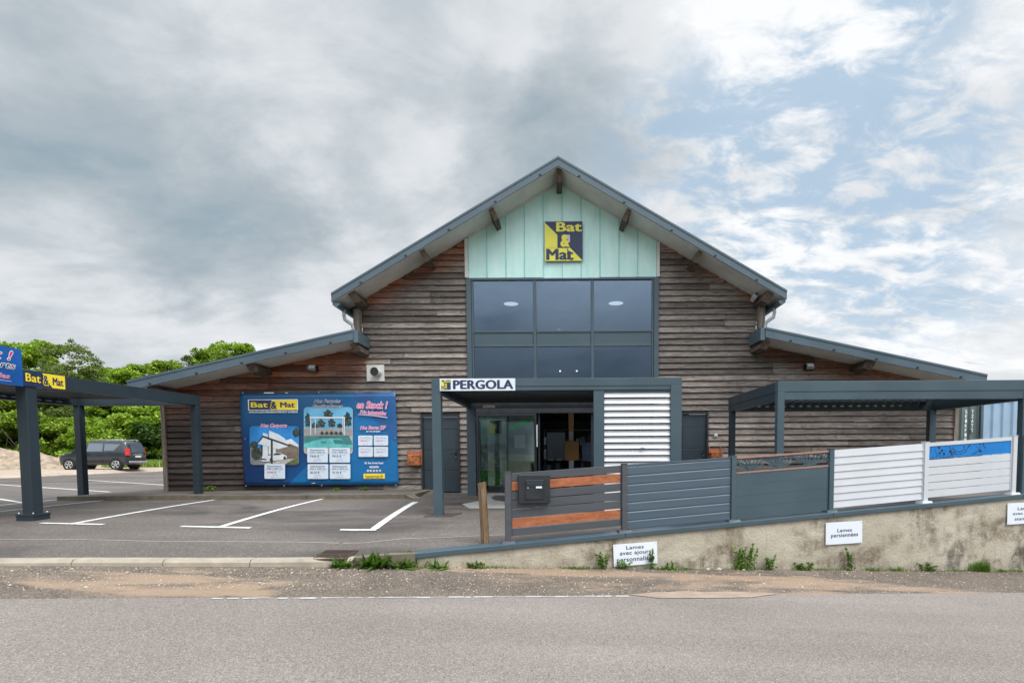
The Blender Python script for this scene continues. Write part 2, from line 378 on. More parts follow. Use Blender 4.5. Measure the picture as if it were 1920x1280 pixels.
# ---------------------------------------------------------------- mesh helpers
def tag(o, label=None, cat=None, group=None, kind=None):
    for k, v in (('label', label), ('category', cat), ('group', group), ('kind', kind)):
        if v: o[k] = v
    return o
def thing(name, loc, label, cat, group=None, rz=0):
    o = bpy.data.objects.new(name, None); COL.objects.link(o)
    o.location = loc; o.rotation_euler = (0, 0, rz); o.empty_display_size = .2
    return tag(o, label, cat, group)
class MB:
    def __init__(s): s.v = []; s.f = []; s.m = []; s.c = None; s.sm = []
    def face(s, pts, mi=0, smooth=False):
        b = len(s.v); s.v += [tuple(p) for p in pts]; s.f.append(tuple(range(b, b + len(pts)))); s.m.append(mi); s.sm.append(smooth)
    def box(s, x0, x1, y0, y1, z0, z1, mi=0, M4=None):
        p = [(x0, y0, z0), (x1, y0, z0), (x1, y1, z0), (x0, y1, z0), (x0, y0, z1), (x1, y0, z1), (x1, y1, z1), (x0, y1, z1)]
        if M4 is not None: p = [tuple(M4 @ Vector(q)) for q in p]
        b = len(s.v); s.v += p
        for q in ((0, 3, 2, 1), (4, 5, 6, 7), (0, 1, 5, 4), (1, 2, 6, 5), (2, 3, 7, 6), (3, 0, 4, 7)):
            s.f.append(tuple(b + i for i in q)); s.m.append(mi); s.sm.append(False)
    def hexa(s, bot, top, mi=0):
        n = len(bot); b = len(s.v); s.v += [tuple(p) for p in bot] + [tuple(p) for p in top]
        s.f.append(tuple(b + i for i in reversed(range(n)))); s.f.append(tuple(b + n + i for i in range(n)))
        for i in range(n):
            j = (i + 1) % n; s.f.append((b + i, b + j, b + n + j, b + n + i))
        s.m += [mi] * (n + 2); s.sm += [False] * (n + 2)
    def prism(s, prof, vec, mi=0):
        s.hexa(prof, [tuple(Vector(p) + Vector(vec)) for p in prof], mi)
    def tube(s, path, r, n=10, mi=0, caps=True):
        path = [Vector(p) for p in path]; rs = r if isinstance(r, (list, tuple)) else [r] * len(path)
        rings = []
        for i, p in enumerate(path):
            d = (path[min(i + 1, len(path) - 1)] - path[max(i - 1, 0)]).normalized()
            a = d.orthogonal() if abs(d.z) > .99 or i == 0 else None
            if i == 0: ref = Vector((0, 0, 1)) if abs(d.z) < .9 else Vector((1, 0, 0))
            a = d.cross(ref).normalized(); b2 = d.cross(a)
            rings.append([p + (a * math.cos(2 * math.pi * k / n) + b2 * math.sin(2 * math.pi * k / n)) * rs[i] for k in range(n)])
        b = len(s.v)
        for rg in rings: s.v += [tuple(q) for q in rg]
        for i in range(len(rings) - 1):
            for k in range(n):
                k2 = (k + 1) % n
                s.f.append((b + i * n + k, b + i * n + k2, b + (i + 1) * n + k2, b + (i + 1) * n + k)); s.m.append(mi); s.sm.append(True)
        if caps:
            s.f.append(tuple(b + k for k in reversed(range(n)))); s.m.append(mi); s.sm.append(False)
            e = b + (len(rings) - 1) * n
            s.f.append(tuple(e + k for k in range(n))); s.m.append(mi); s.sm.append(False)
    def build(s, name, mats, parent=None, cols=None, bevel=0, label=None):
        me = bpy.data.meshes.new(name)
        me.from_pydata(s.v, [], s.f)
        if not isinstance(mats, (list, tuple)): mats = [mats]
        for m in mats: me.materials.append(m)
        me.polygons.foreach_set('material_index', s.m)
        me.polygons.foreach_set('use_smooth', s.sm)
        if cols is not None:
            a = me.color_attributes.new('Col', 'FLOAT_COLOR', 'POINT')
            arr = np.ones((len(s.v), 4), dtype=np.float32); arr[:, :3] = np.array(cols, dtype=np.float32)
            a.data.foreach_set('color', arr.ravel())
        me.update()
        o = bpy.data.objects.new(name, me); COL.objects.link(o)
        if parent: 
            o.parent = parent
            o.matrix_parent_inverse = parent_world_inv(parent)
        if bevel:
            b = o.modifiers.new('bevel', 'BEVEL'); b.width = bevel; b.segments = 2; b.limit_method = 'ANGLE'
        if label: o['label'] = label
        return o
def world_of(o):
    m = o.matrix_basis.copy() if o.parent is None else world_of(o.parent) @ o.matrix_parent_inverse @ o.matrix_basis
    return m
def parent_world_inv(p): return world_of(p).inverted()
def boxo(name, mat, parent, x0, x1, y0, y1, z0, z1, bevel=0, label=None):
    m = MB(); m.box(x0, x1, y0, y1, z0, z1); return m.build(name, mat, parent, bevel=bevel, label=label)

class Frame:
    "a flat working plane: origin O, right U, up V, outward N"
    def __init__(s, O, U=(1, 0, 0), N=(0, -1, 0), V=(0, 0, 1)): s.O = Vector(O); s.U = Vector(U); s.V = Vector(V); s.N = Vector(N)
    def p(s, u, v, off=0): return s.O + s.U * u + s.V * v + s.N * off
def slab(mb, fr, pts, off, th, mi=0):
    "flat polygon with real thickness th, standing off the frame plane"
    mb.hexa([fr.p(u, v, off) for u, v in pts], [fr.p(u, v, off + th) for u, v in pts], mi)
def rect(u0, u1, v0, v1): return [(u0, v0), (u1, v0), (u1, v1), (u0, v1)]
def rrect(u0, u1, v0, v1, r, n=4):
    P = []
    for cx, cy, a0 in ((u1 - r, v0 + r, -90), (u1 - r, v1 - r, 0), (u0 + r, v1 - r, 90), (u0 + r, v0 + r, 180)):
        for k in range(n + 1):
            a = R_(a0 + 90 * k / n); P.append((cx + r * math.cos(a), cy + r * math.sin(a)))
    return P
_tcache = {}
def text_mesh(s, weight=0.0, shear=0.0):
    key = (s, weight, shear)
    if key in _tcache: return _tcache[key]
    c = bpy.data.curves.new('t', 'FONT'); c.body = s; c.size = 1; c.offset = weight; c.shear = shear; c.resolution_u = 3
    c.space_character = 1.04
    o = bpy.data.objects.new('t', c); COL.objects.link(o)
    dg = bpy.context.evaluated_depsgraph_get(); dg.update()
    me = bpy.data.meshes.new_from_object(o.evaluated_get(dg))
    V = [v.co.copy() for v in me.vertices]; Fc = [tuple(p.vertices) for p in me.polygons]
    bpy.data.objects.remove(o); bpy.data.curves.remove(c); bpy.data.meshes.remove(me)
    xs = [v.x for v in V]; ys = [v.y for v in V]
    _tcache[key] = (V, Fc, min(xs), max(xs), min(ys), max(ys)); return _tcache[key]
def add_text(mb, fr, s, u0, u1, v0, v1, off, weight=.0, shear=.0, mi=0, halo=None, rise=0.0):
    "lettering fitted to a rectangle of the frame; halo = (weight, material index) draws a fat outline behind"
    V, Fc, a, b, c, d = text_mesh(s, 0.0, shear)
    k = (v1 - v0) / (d - c); jobs = []
    if halo:
        r = halo[0] * k * 1.15
        for q in range(12): jobs.append((r * math.cos(q * math.pi / 6), r * math.sin(q * math.pi / 6), halo[1], off + q * .00012))
    bw_ = weight * k * 1.1; o2 = off + (.002 if halo else 0)
    if bw_ > 0:
        for q in range(8): jobs.append((bw_ * math.cos(q * math.pi / 4), .35 * bw_ * math.sin(q * math.pi / 4), mi, o2 + q * .00012))
    jobs.append((0, 0, mi, o2 + .0011))
    u0 += bw_; u1 -= bw_
    ku = (u1 - u0) / (b - a); kv = (v1 - v0) / (d - c)
    for du, dv, m_, of in jobs:
        base = len(mb.v)
        for p in V:
            uu = u0 + (p.x - a) * ku + du
            mb.v.append(tuple(fr.p(uu, v0 + (p.y - c) * kv + dv + rise * (uu - u0), of)))
        for f in Fc:
            mb.f.append(tuple(base + i for i in f)); mb.m.append(m_); mb.sm.append(False)
def sstep(a, b, x):
    t = max(0.0, min(1.0, (x - a) / (b - a))); return t * t * (3 - 2 * t)
def interp(x, pts):
    if x <= pts[0][0]: return pts[0][1]
    for (a, va), (b, vb) in zip(pts, pts[1:]):
        if x <= b: return va + (vb - va) * (x - a) / (b - a)
    return pts[-1][1]
# ================================================================ TERRAIN
def Wl(x): return 7.17 + (.198 if x > -1.9 else .16) * (x + 1.9)       # foot of kerb / wall
def El(x): return 5.97 + .161 * x                                       # far edge of the road
def zroad(x): return -.545 - .0433 * x
def zbase(x): return -.57 - .056 * x if x > -1.9 else -.464 - .045 * (x + 1.9)
def zfront(x): return interp(x, [(-30, -.10), (-10, -.15), (-6.7, -.19), (-3.2, -.325), (-1.9, -.30), (-.74, -.235), (.95, -.13), (2.65, -.04), (4, 0)])
def zlot(x, y):
    w = Wl(x); t = (y - w) / (13.0 - w) if y < 13 else 1
    t = max(0, min(1, t)); return zfront(x) * (1 - t) ** 2
def zc(x): return -.155 + .06 * x                                        # top of the wall coping
XS = sorted(set([-400, -200, -100, -60, -45, -36, -30] + [round(-28 + .5 * i, 2) for i in range(97)] + [26, 40, 70, 120, 250, 400] + [-1.9]))
def sheet(name, mat, rows, xs=XS, kind='structure', parent=None):
    "rows: list of functions x -> (y, z)"
    mb = MB(); nr = len(rows)
    for x in xs:
        for r in rows:
            y, z = r(x); mb.v.append((x, y, z))
    for i in range(len(xs) - 1):
        for j in range(nr - 1):
            a = i * nr + j; mb.f.append((a, a + nr, a + nr + 1, a + 1)); mb.m.append(0); mb.sm.append(True)
    o = mb.build(name, mat, parent)
    if kind: o['kind'] = kind
    return o
def cl(x): return max(-60, min(40, x))
def lim(f): return lambda x: f(cl(x))
def lotrow(t):
    def r(x):
        xx = cl(x); w = Wl(xx) + .10; y = w + (13.0 - w) * t
        if w > 12.5: y = w + t * .5
        return y, zlot(xx, y)
    return r
far = [lambda x, q=q: (max(q, Wl(cl(x)) + .1 + q * .05), 0.0) for q in (14, 20, 30, 60, 120, 400)]
near_z = lambda x: zroad(cl(x))
# one base sheet to the horizon, 0.15 m under everything
sheet('ground', M['earth'], [lambda x: (-400, near_z(x) - .35), lambda x: (-30, near_z(x) - .18), lambda x: (-3, near_z(x) - .15), lambda x: (El(cl(x)) - .3, near_z(x) - .15),
      lambda x: (Wl(cl(x)) + .02, zbase(cl(x)) - .15)] + [lambda x, t=t: (lotrow(t)(x)[0], lotrow(t)(x)[1] - .15 - (.3 if t == 0 else 0)) for t in (0.02, .25, .6, 1)] + [lambda x, f=f: (f(x)[0], -.15) for f in far])
sheet('road', M['road'], [lambda x, k=k: (El(cl(x)) - k, near_z(x)) for k in (8.2, 6, 4, 2, 0)])
sheet('road_verge', M['verge'], [lambda x: (El(cl(x)), near_z(x)), lambda x: ((El(cl(x)) + Wl(cl(x))) / 2, (near_z(x) * .55 + zbase(cl(x)) * .45)), lambda x: (Wl(cl(x)) + .03, zbase(cl(x)))],
      xs=[x for x in XS if -60 <= x <= 40])
sheet('near_verge', M['earth'], [lambda x: (-400, near_z(x) - .1), lambda x: (-30, near_z(x)), lambda x: (El(cl(x)) - 8.2, near_z(x))])
LX = [x for x in XS if -28 <= x <= 26]
sheet('car_park', M['lot'], [lotrow(t) for t in (0, .06, .12, .2, .3, .4, .5, .62, .75, .88, 1)] + far[:4], xs=LX)
# crushed stone yard to the left of the asphalt, ragged edge
mb = MB(); 
ys = [2.5, 8, 13, 18, 22, 26, 30, 34, 38, 42, 47, 60]
xs2 = [-75, -60, -45, -36, -28.8]
for i, y in enumerate(ys):
    for x in xs2 + [-28.0]: mb.v.append((x, y, 0.0 if x > -28.5 else .22 * sstep(22, 35, y)))
for i in range(len(ys) - 1):
    for j in range(len(xs2)):
        a = i * 6 + j; mb.f.append((a, a + 1, a + 7, a + 6)); mb.m.append(0); mb.sm.append(True)
tag(mb.build('gravel_yard', M['yard']), kind='structure')
# spill of stone over the asphalt's edge
mb = MB(); pts = []
for i in range(60):
    y = 12 + i * .8; pts.append((y, -27.6 + 1.3 * mnoise.noise(Vector((y * .35, 3, 0))) + .6 * mnoise.noise(Vector((y * 1.3, 9, 0)))))
for (y0, a), (y1, b) in zip(pts, pts[1:]): mb.face([(-28.4, y0, .006), (a, y0, .006), (b, y1, .006), (-28.4, y1, .006)])
tag(mb.build('gravel_spill', M['yard']), kind='structure')

def hit_lot(px, py):
    d = ray(px, py); t = 3.0
    while t < 300:
        p = Vector((0, 0, EYE)) + d * t
        if p.z < zlot(p.x, p.y): break
        t += .02
    return p
def line(mb, px0, py0, px1, py1, w, a=None, b=None, lift=.005):
    A = hit_lot(px0, py0) if a is None else a; B = hit_lot(px1, py1) if b is None else b
    d = (B - A).xy.normalized(); n = Vector((-d.y, d.x)) * w / 2; L = (B - A).xy.length
    k = max(1, int(L / .25)); pr = None
    for i in range(k + 1):
        c = A.xy.lerp(B.xy, i / k); q = [(c.x + n.x, c.y + n.y), (c.x - n.x, c.y - n.y)]
        cur = [(x, y, zlot(x, y) + lift) for x, y in q]
        if pr: mb.face([pr[0], pr[1], cur[1], cur[0]])
        pr = cur
for n_, segs in (('bay_marking', [(140, 981, 402, 937, .10)]), ('bay_marking', [(412, 988, 604, 935.5, .10)]), ('bay_marking', [(702, 991, 779, 941, .13)]),
                 ('bay_marking', [(0, 959, 203, 937, .09)]), ('bay_marking', [(-40, 951, 125, 935, .09)]), ('bay_marking', [(-30, 931, 42, 942, .09)]),
                 ('bay_marking', [(-20, 907, 206, 922, .10)]), ('bay_marking', [(150, 899, 309, 909, .10)])):
    mb = MB()
    for s_ in segs: line(mb, *s_)
    tag(mb.build(n_, M['paint']), kind='structure')
for seg in ((77, 981, 194, 983.5), (340, 987, 470, 990), (638, 993.5, 706, 993.5)):
    mb = MB(); line(mb, *seg, .09, lift=.009); tag(mb.build('bay_end_marking', M['paint']), kind='structure')
mb = MB()
for seg in ((-20, 1011, 300, 1015), (300, 1015, 560, 1016), (560, 1016, 680, 1018), (680, 1018, 760, 1009.5), (760, 1009.5, 960, 1001.5)): line(mb, *seg, .03, lift=.004)
tag(mb.build('asphalt_seam', M['seam']), kind='structure')
# pale concrete patch by the shop door
mb = MB(); P = [hit_lot(a, b) for a, b in ((866, 945), (880, 953), (944, 953), (1010, 951), (1010, 925), (915, 925), (905, 938))]
mb.face([(p.x, p.y, zlot(p.x, p.y) + .006) for p in P]); tag(mb.build('concrete_patch', M['pale_patch']), kind='structure')
# worn white edge line, and sand washed over the road edge
def roadquad(mb, x0, x1, k0, k1, lift=.005):
    n = max(1, int((x1 - x0) / .3))
    for i in range(n):
        a = x0 + (x1 - x0) * i / n; b = x0 + (x1 - x0) * (i + 1) / n
        mb.face([(a, El(a) - k1, zroad(a) + lift), (b, El(b) - k1, zroad(b) + lift), (b, El(b) - k0, zroad(b) + lift), (a, El(a) - k0, zroad(a) + lift)])
mb = MB()
xw = -3.55
while xw < .75:
    L = random.uniform(.05, .22); j0 = random.uniform(.0, .02); roadquad(mb, xw, min(xw + L, .8), .02 + j0, .085 - random.uniform(0, .035)); xw += L + (random.uniform(.01, .06) if random.random() < .35 else 0)
tag(mb.build('edge_line', M['wornpaint']), kind='structure')
mb = MB(); n = 60; x0, x1 = .78, 2.65
up = []; lo = []
for i in range(n + 1):
    x = x0 + (x1 - x0) * i / n; t = i / n; env = min(1, 5 * t) * min(1, 4 * (1 - t))
    lo.append((x, El(x) - .16 * env - .03 * env * mnoise.noise(Vector((x * 5, 0, 0))) - .001, zroad(x) + .007))
    up.append((x, El(x) + .12 * env + .06 * env * mnoise.noise(Vector((x * 3, 5, 0))) + .001, zroad(x) + .007))
for i in range(n): mb.face([lo[i], lo[i + 1], up[i + 1], up[i]])
tag(mb.build('sand_patch', M['sand']), kind='structure')

# ---- roadside kerb stones
mb = MB(); x = -30.0; k = 0
KX = [-30 + 1.0 * i for i in range(28)] + [-2.75]
for a, b in zip(KX, KX[1:]):
    g_ = .006
    for q0, q1 in ((a + g_, b - g_),):
        def sec(x):
            w = Wl(x); zt = zfront(x) + .012; zb = zbase(x) - .06
            return [(x, w - .05, zb), (x, w - .035, zt - .035), (x, w + .0, zt), (x, w + .13, zt), (x, w + .13, zb)]
        mb.hexa(list(reversed(sec(q0))), list(reversed(sec(q1))))
kerb = mb.build('kerb', M['concrete']); kerb['kind'] = 'structure'
mb = MB()
def sec(x, zt):
    w = Wl(x); zb = zbase(x) - .06
    return [(x, w - .05, zb), (x, w - .04, zt), (x, w + .12, zt), (x, w + .12, zb)]
s0, s1, s2 = sec(-2.742, zfront(-2.742) + .012), sec(-2.3, zfront(-2.3) + .03), sec(-1.96, zc(-1.96) + .0)
mb.hexa(list(reversed(s0)), list(reversed(s1))); mb.hexa(list(reversed([(p[0] + .001, *p[1:]) for p in s1])), list(reversed(s2)))
tag(mb.build('kerb_ramp', M['concrete_old']), kind='structure')

# ---- raised strip in front of the building
mb = MB()
poly = [(-12.05, 12.95), (-3.72, 12.85), (-3.72, 14.72), (-10.9, 14.72), (-11.5, 15.7)]
mb.hexa([(x, y, -.05) for x, y in poly], [(x, y, .095) for x, y in poly])
tag(mb.build('raised_strip', M['lot']), kind='structure')
mb = MB(); x = -12.1
while x < -3.75:
    x2 = min(x + 1.0, -3.72)
    mb.box(x + .004, x2 - .004, 12.78, 12.92, -.05, .105 + random.uniform(-.004, .004)); x = x2
tag(mb.build('strip_kerb', M['concrete_old']), kind='structure')
mb = MB(); mb.hexa([(-3.72, 12.78, -.05), (-3.45, 12.5, -.05), (-3.3, 12.6, -.05), (-3.55, 12.95, -.05)], [(-3.72, 12.78, .10), (-3.45, 12.5, .015), (-3.3, 12.6, .015), (-3.55, 12.95, .10)])
mb.hexa([(-3.715, 12.95, -.05), (-3.555, 12.95, -.05), (-3.2, 14.6, -.05), (-3.4, 14.6, -.05)][:4], [(-3.715, 12.95, .10), (-3.555, 12.95, .10), (-3.5, 14.6, .10), (-3.715, 14.6, .10)])
tag(mb.build('kerb_return', M['concrete_old']), kind='structure')

# ================================================================ BUILDING
YF, YO = 14.7, 13.8
bld = thing('barn_shop_building', (0, YF, 0), 'large timber clad barn style shop with steep central gable and two lower side aisles', 'building')
def zs_main(x): return 8.287 - .575 * abs(x)
def zs_aisle(x): return 4.01 - .2155 * (abs(x) - 5.27)
HW, MW = 10.78, 5.34
def zsoff(x): return zs_main(x) if abs(x) <= MW else zs_aisle(x)
# openings
GX0, GX1 = -2.50, 2.69         # glazed bay incl. frame
DL = (-3.80, -2.74, 2.13)      # left door
DR = (3.30, 4.06, 2.17)        # right door
mb = MB(); cols = []
pitch = .1625; z = .10; row = 0
def shelter(x, z):
    d = zsoff(x) - z
    n = mnoise.noise(Vector((x * .7, z * 1.1, 2.2))); n2 = mnoise.noise(Vector((x * 2.1, z * 3, 7.7)))
    if x < -MW:
        w = sstep(1.1 + .5 * n, .05, d) if True else 0
        w = 1 - sstep(.2, 1.35 + .6 * n, d)
    elif x < 0: w = 1 - sstep(.10, .75 + .5 * n, d)
    elif x <= MW: w = .6 * (1 - sstep(.03, .26 + .25 * n, d))
    else: w = .8 * (1 - sstep(.10, .48 + .35 * n, d))
    w *= .85 + .4 * n2
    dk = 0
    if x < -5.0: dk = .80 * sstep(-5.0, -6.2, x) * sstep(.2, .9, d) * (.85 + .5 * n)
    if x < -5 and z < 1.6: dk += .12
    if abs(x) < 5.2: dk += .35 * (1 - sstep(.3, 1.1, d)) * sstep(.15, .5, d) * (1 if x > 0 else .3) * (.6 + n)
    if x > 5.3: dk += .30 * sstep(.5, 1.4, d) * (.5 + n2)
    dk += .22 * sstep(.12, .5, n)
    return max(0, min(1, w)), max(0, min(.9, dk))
while z < 8.3:
    zt = z + pitch + .012
    # intervals allowed for this board
    lo, hi = [-HW, HW], None
    iv = [(-HW, HW)]
    zm = z + pitch * .5
    if zm > zs_aisle(MW) - .02: iv = [(-MW, MW)]
    def cut(iv, a, b):
        out = []
        for p, q in iv:
            if b <= p or a >= q: out.append((p, q))
            else:
                if a > p: out.append((p, a))
                if b < q: out.append((b, q))
        return out
    iv = cut(iv, GX0, GX1)
    if z < DL[2]: iv = cut(iv, DL[0], DL[1])
    if z < DR[2]: iv = cut(iv, DR[0], DR[1])
    if z < .5: iv = cut(iv, -3.72, DL[0]) if False else iv
    for p, q in iv:
        x = p
        while x < q - .01:
            L = random.uniform(1.6, 4.2)
            if row % 3 == 0: L *= .8
            e_ = x + L
            if q - e_ < .7: e_ = q
            tone = random.random(); out = random.uniform(-.003, .006); sag = random.uniform(-.006, .006); tilt = random.uniform(-.004, .004)
            n = max(1, int((e_ - x) / .22)); prev = None
            for i in range(n + 1):
                xx = x + (e_ - x) * i / n + (.004 if i == 0 else -.004 if i == n else 0)
                zl = z + sag + tilt * (xx - x) + .006 * mnoise.noise(Vector((xx * 1.7, row * 3.1, 0)))
                top = min(zt, zsoff(xx) + .02)
                if zsoff(xx) + .02 < zl: prev = None; continue
                top = max(top, zl + .002)
                yb = YF - .064 - out - .006 * mnoise.noise(Vector((xx * 2.3, row * 5.3, 4))); ytp = YF - .012 - .033 * 0
                fr_ = (top - zl) / (zt - zl); yt_ = yb + (ytp - yb) * fr_
                b0 = len(mb.v)
                mb.v += [(xx, yb + .042, zl), (xx, yb, zl + .001), (xx, (yb + yt_) / 2, (zl + top) / 2), (xx, yt_, top)]
                for zz in (zl, zl, (zl + top) / 2, top):
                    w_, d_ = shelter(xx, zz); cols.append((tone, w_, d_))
                if prev is not None:
                    for k in range(3): mb.f.append((prev + k, b0 + k, b0 + k + 1, prev + k + 1)); mb.m.append(0); mb.sm.append(False)
                prev = b0
            for xn in [x + .035, e_ - .035] + [x + .6 * q_ for q_ in range(1, int(L / .6))]:       # nail heads
                if x + .03 < xn < e_ - .03 and zsoff(xn) > z + .09:
                    rr_ = random.uniform(.005, .008); zn = z + .035 + random.uniform(-.008, .008); yn = YF - .064 - out - .0065 + .012; b0 = len(mb.v)
                    mb.v += [(xn - rr_, yn - .008, zn - rr_), (xn + rr_, yn - .008, zn - rr_), (xn + rr_, yn - .004, zn + rr_), (xn - rr_, yn - .004, zn + rr_)]
                    cols += [(tone, 0, 1)] * 4; mb.f.append((b0, b0 + 1, b0 + 2, b0 + 3)); mb.m.append(1); mb.sm.append(False)
            x = e_
    z += pitch; row += 1
clad = mb.build('cladding', [M['clad'], M['black']], bld, cols=cols)
# wall core behind the boards (depth of the building), with the openings left out
core = MB(); YB = 31.0
def wallpoly(xa, xb, z0):
    top = []
    N_ = 12
    for i in range(N_ + 1):
        x = xb + (xa - xb) * i / N_; top.append((x, zsoff(x)))
    return [(xa, z0), (xb, z0)] + top
def wp(xa, xb, z0):
    P = wallpoly(xa, xb, z0); core.hexa([(x, YF, z) for x, z in P][::1], [(x, YF + .2, z) for x, z in P])
wp(-HW, -MW - .001, -.1); wp(-MW + .0, DL[0], -.1); wp(DL[0], DL[1], DL[2]); wp(DL[1], GX0, -.1)
wp(GX1, DR[0], -.1); wp(DR[0], DR[1], DR[2]); wp(DR[1], MW, -.1); wp(MW + .001, HW, -.1)
for sx in (-1, 1):
    a, b = sorted((sx * HW, sx * (HW - .2)))
    core.box(a, b, YF + .2, YB, -.1, zs_aisle(HW) - .03)
    a, b = sorted((sx * MW, sx * (MW - .2)))
    core.box(a, b, YF + .2, YB, 3.9, zs_main(MW) - .03)
core.box(-HW, HW, YB, YB + .2, -.1, 2.7); core.box(-MW, MW, YB, YB + .2, 2.7, 5.1)
core.build('wall_core', M['dark_in'], bld)
# gable upper rear wall
# plinth
for a_, b_ in ((-10.75, DL[0]), (DL[1], GX0), (DR[1], HW), (GX1, DR[0])): boxo('plinth', M['plinth'], bld, a_, b_, YF - .032, YF - .002, -.02, .097)
# corner boards
for sx in (-1, 1):
    xa, xb = sorted((sx * (HW - .005), sx * (HW + .10)))
    boxo('corner_board', M['postw'], bld, xa, xb, YF - .09, YF + .05, .0, zs_aisle(HW) - .02)
# ---- roofs
def roof_part(xa, za, xb, zb, th, name_):
    "sloping slab from (xa,za) to (xb,zb) (soffit line) running back over the building, with trim in front"
    mb = MB()
    mb.hexa([(xa, YO + .03, za + .02), (xb, YO + .03, zb + .02), (xb, YO + .03, zb + th - .01), (xa, YO + .03, za + th - .01)],
            [(xa, YB + .5, za + .02), (xb, YB + .5, zb + .02), (xb, YB + .5, zb + th - .01), (xa, YB + .5, za + th - .01)])
    r = mb.build('roof', M['roof'], bld)
    mb = MB()
    mb.hexa([(xa, YO + .03, za), (xb, YO + .03, zb), (xb, YO + .03, zb + .018), (xa, YO + .03, za + .018)],
            [(xa, YF + .02, za), (xb, YF + .02, zb), (xb, YF + .02, zb + .018), (xa, YF + .02, za + .018)])
    mb.build('soffit', M['soffit'], r)
    mb = MB()
    # fascia: folded metal, upper band proud of the lower
    mb.hexa([(xa, YO, za - .01), (xb, YO, zb - .01), (xb, YO, zb + th + .01), (xa, YO, za + th + .01)],
            [(xa, YO + .028, za - .01), (xb, YO + .028, zb - .01), (xb, YO + .028, zb + th + .01), (xa, YO + .028, za + th + .01)])
    mb.hexa([(xa, YO - .015, za + th - .03), (xb, YO - .015, zb + th - .03), (xb, YO - .015, zb + th + .022), (xa, YO - .015, za + th + .022)],
            [(xa, YO - .002, za + th - .03), (xb, YO - .002, zb + th - .03), (xb, YO - .002, zb + th + .022), (xa, YO - .002, za + th + .022)])
    f = mb.build('fascia', M['fascia'], r)
    # fixing bolts and overlap joints along the trim
    L = abs(xb - xa); k = int(L / 1.0)
    for i in range(k):
        t = (i + .45 + random.uniform(-.12, .12)) / k; x = xa + (xb - xa) * t; z = za + (zb - za) * t + .035
        boxo('fixing', M['black'], r, x - .03, x + .03, YO - .014, YO - .001, z - .016, z + .016)
    return r
EV = 5.80
r1 = roof_part(0, 8.287, -EV, zs_main(EV), .20, 'roof')
r2 = roof_part(0, 8.287, EV, zs_main(EV), .20, 'roof')
r3 = roof_part(-5.27, 4.01, -11.10, zs_aisle(11.10), .22, 'roof')
r4 = roof_part(5.27, 4.01, 10.97, zs_aisle(10.97), .22, 'roof')
# closing flashing at the inner end of each aisle roof
for sx in (-1, 1):
    a, b = sorted((sx * 5.265, sx * 5.15))
    mb = MB(); mb.hexa([(a, YO + .02, 3.93), (b, YO + .02, 3.93), (b, YF - .05, 3.93), (a, YF - .05, 3.93)], [(a, YO + .02, 4.26), (b, YO + .02, 4.22), (b, YF - .05, 4.22), (a, YF - .05, 4.26)])
    mb.build('flashing', M['fascia'], bld)
# purlin ends under the overhangs
def purlin(x, zt, slope, w=.13, h=.26, y0=None):
    th = math.atan(slope); c, s = math.cos(th), math.sin(th)
    P = [(-w / 2, 0), (w / 2, 0), (w / 2, -h), (-w / 2, -h)]
    y0 = YO + .10 if y0 is None else y0
    mb = MB(); A = []; Bq = []
    for u, v in P:
        xx, zz = x + u * c - v * s, zt + u * s + v * c
        A.append((xx, y0 + (.12 if v < 0 else 0), zz)); Bq.append((xx, YF + .0, zz))
    mb.hexa(A[::-1], Bq[::-1]); mb.build('purlin', M['purlin'], bld)
purlin(.02, 8.26, 0, .14, .27)
for x in (-1.72, 1.80, -3.50, 3.62): purlin(x, zs_main(x) - .015, .575 * (-1 if x > 0 else 1))
for x in (-5.32, 5.42): purlin(x, zs_main(x) - .015, .45 * (-1 if x > 0 else 1), .2, .24)
for x in (-7.98, 8.05, -10.55, 10.62): purlin(x, zs_aisle(x) - .015, .2155 * (-1 if x > 0 else 1), .24, .2)
for x in (-5.30, 5.33): purlin(x, 3.93, .2155 * (-1 if x > 0 else 1), .2, .2)
# eaves posts, gutters, downpipes
for sx in (-1, 1):
    a, b = sorted((sx * 5.33, sx * 5.49))
    boxo('eaves_post', M['postw'], bld, a, b, YF - .28, YF - .08, 4.15, zs_main(5.4) - .24)
    # gutter along the main eave
    mb = MB(); prof = []
    for k in range(9):
        t = math.pi * k / 8; prof.append((sx * (5.70 + .095 * math.cos(t)), YO + .04, zs_main(EV) - .02 - .10 * math.sin(t)))
    prof2 = [(p[0] * 1.0 - sx * 0, YO + .04, p[2] + .012) for p in reversed(prof)]
    mb.hexa(prof, [(p[0], YB + .4, p[2]) for p in prof]); mb.build('gutter', M['fascia'], bld)
    mb = MB()
    z0 = zs_main(EV) - .10
    mb.tube([(sx * 5.66, 14.25, z0 + .02), (sx * 5.67, 14.25, z0 - .12), (sx * 5.65, 14.27, z0 - .24), (sx * 5.56, 14.3, z0 - .30), (sx * 5.48, 14.33, z0 - .36), (sx * 5.46, 14.34, z0 - .48), (sx * 5.46, 14.34, z0 - .86)], .045, 12)
    mb.build('downpipe', M['zinc'], bld)
    mb = MB(); prof = []
    for k in range(9):
        t = math.pi * k / 8; prof.append((sx * (11.0 + .09 * math.cos(t)), YO + .04, zs_aisle(11.05) + .0 - .09 * math.sin(t)))
    mb.hexa(prof, [(p[0], YB + .4, p[2]) for p in prof]); mb.build('gutter', M['fascia'], bld)
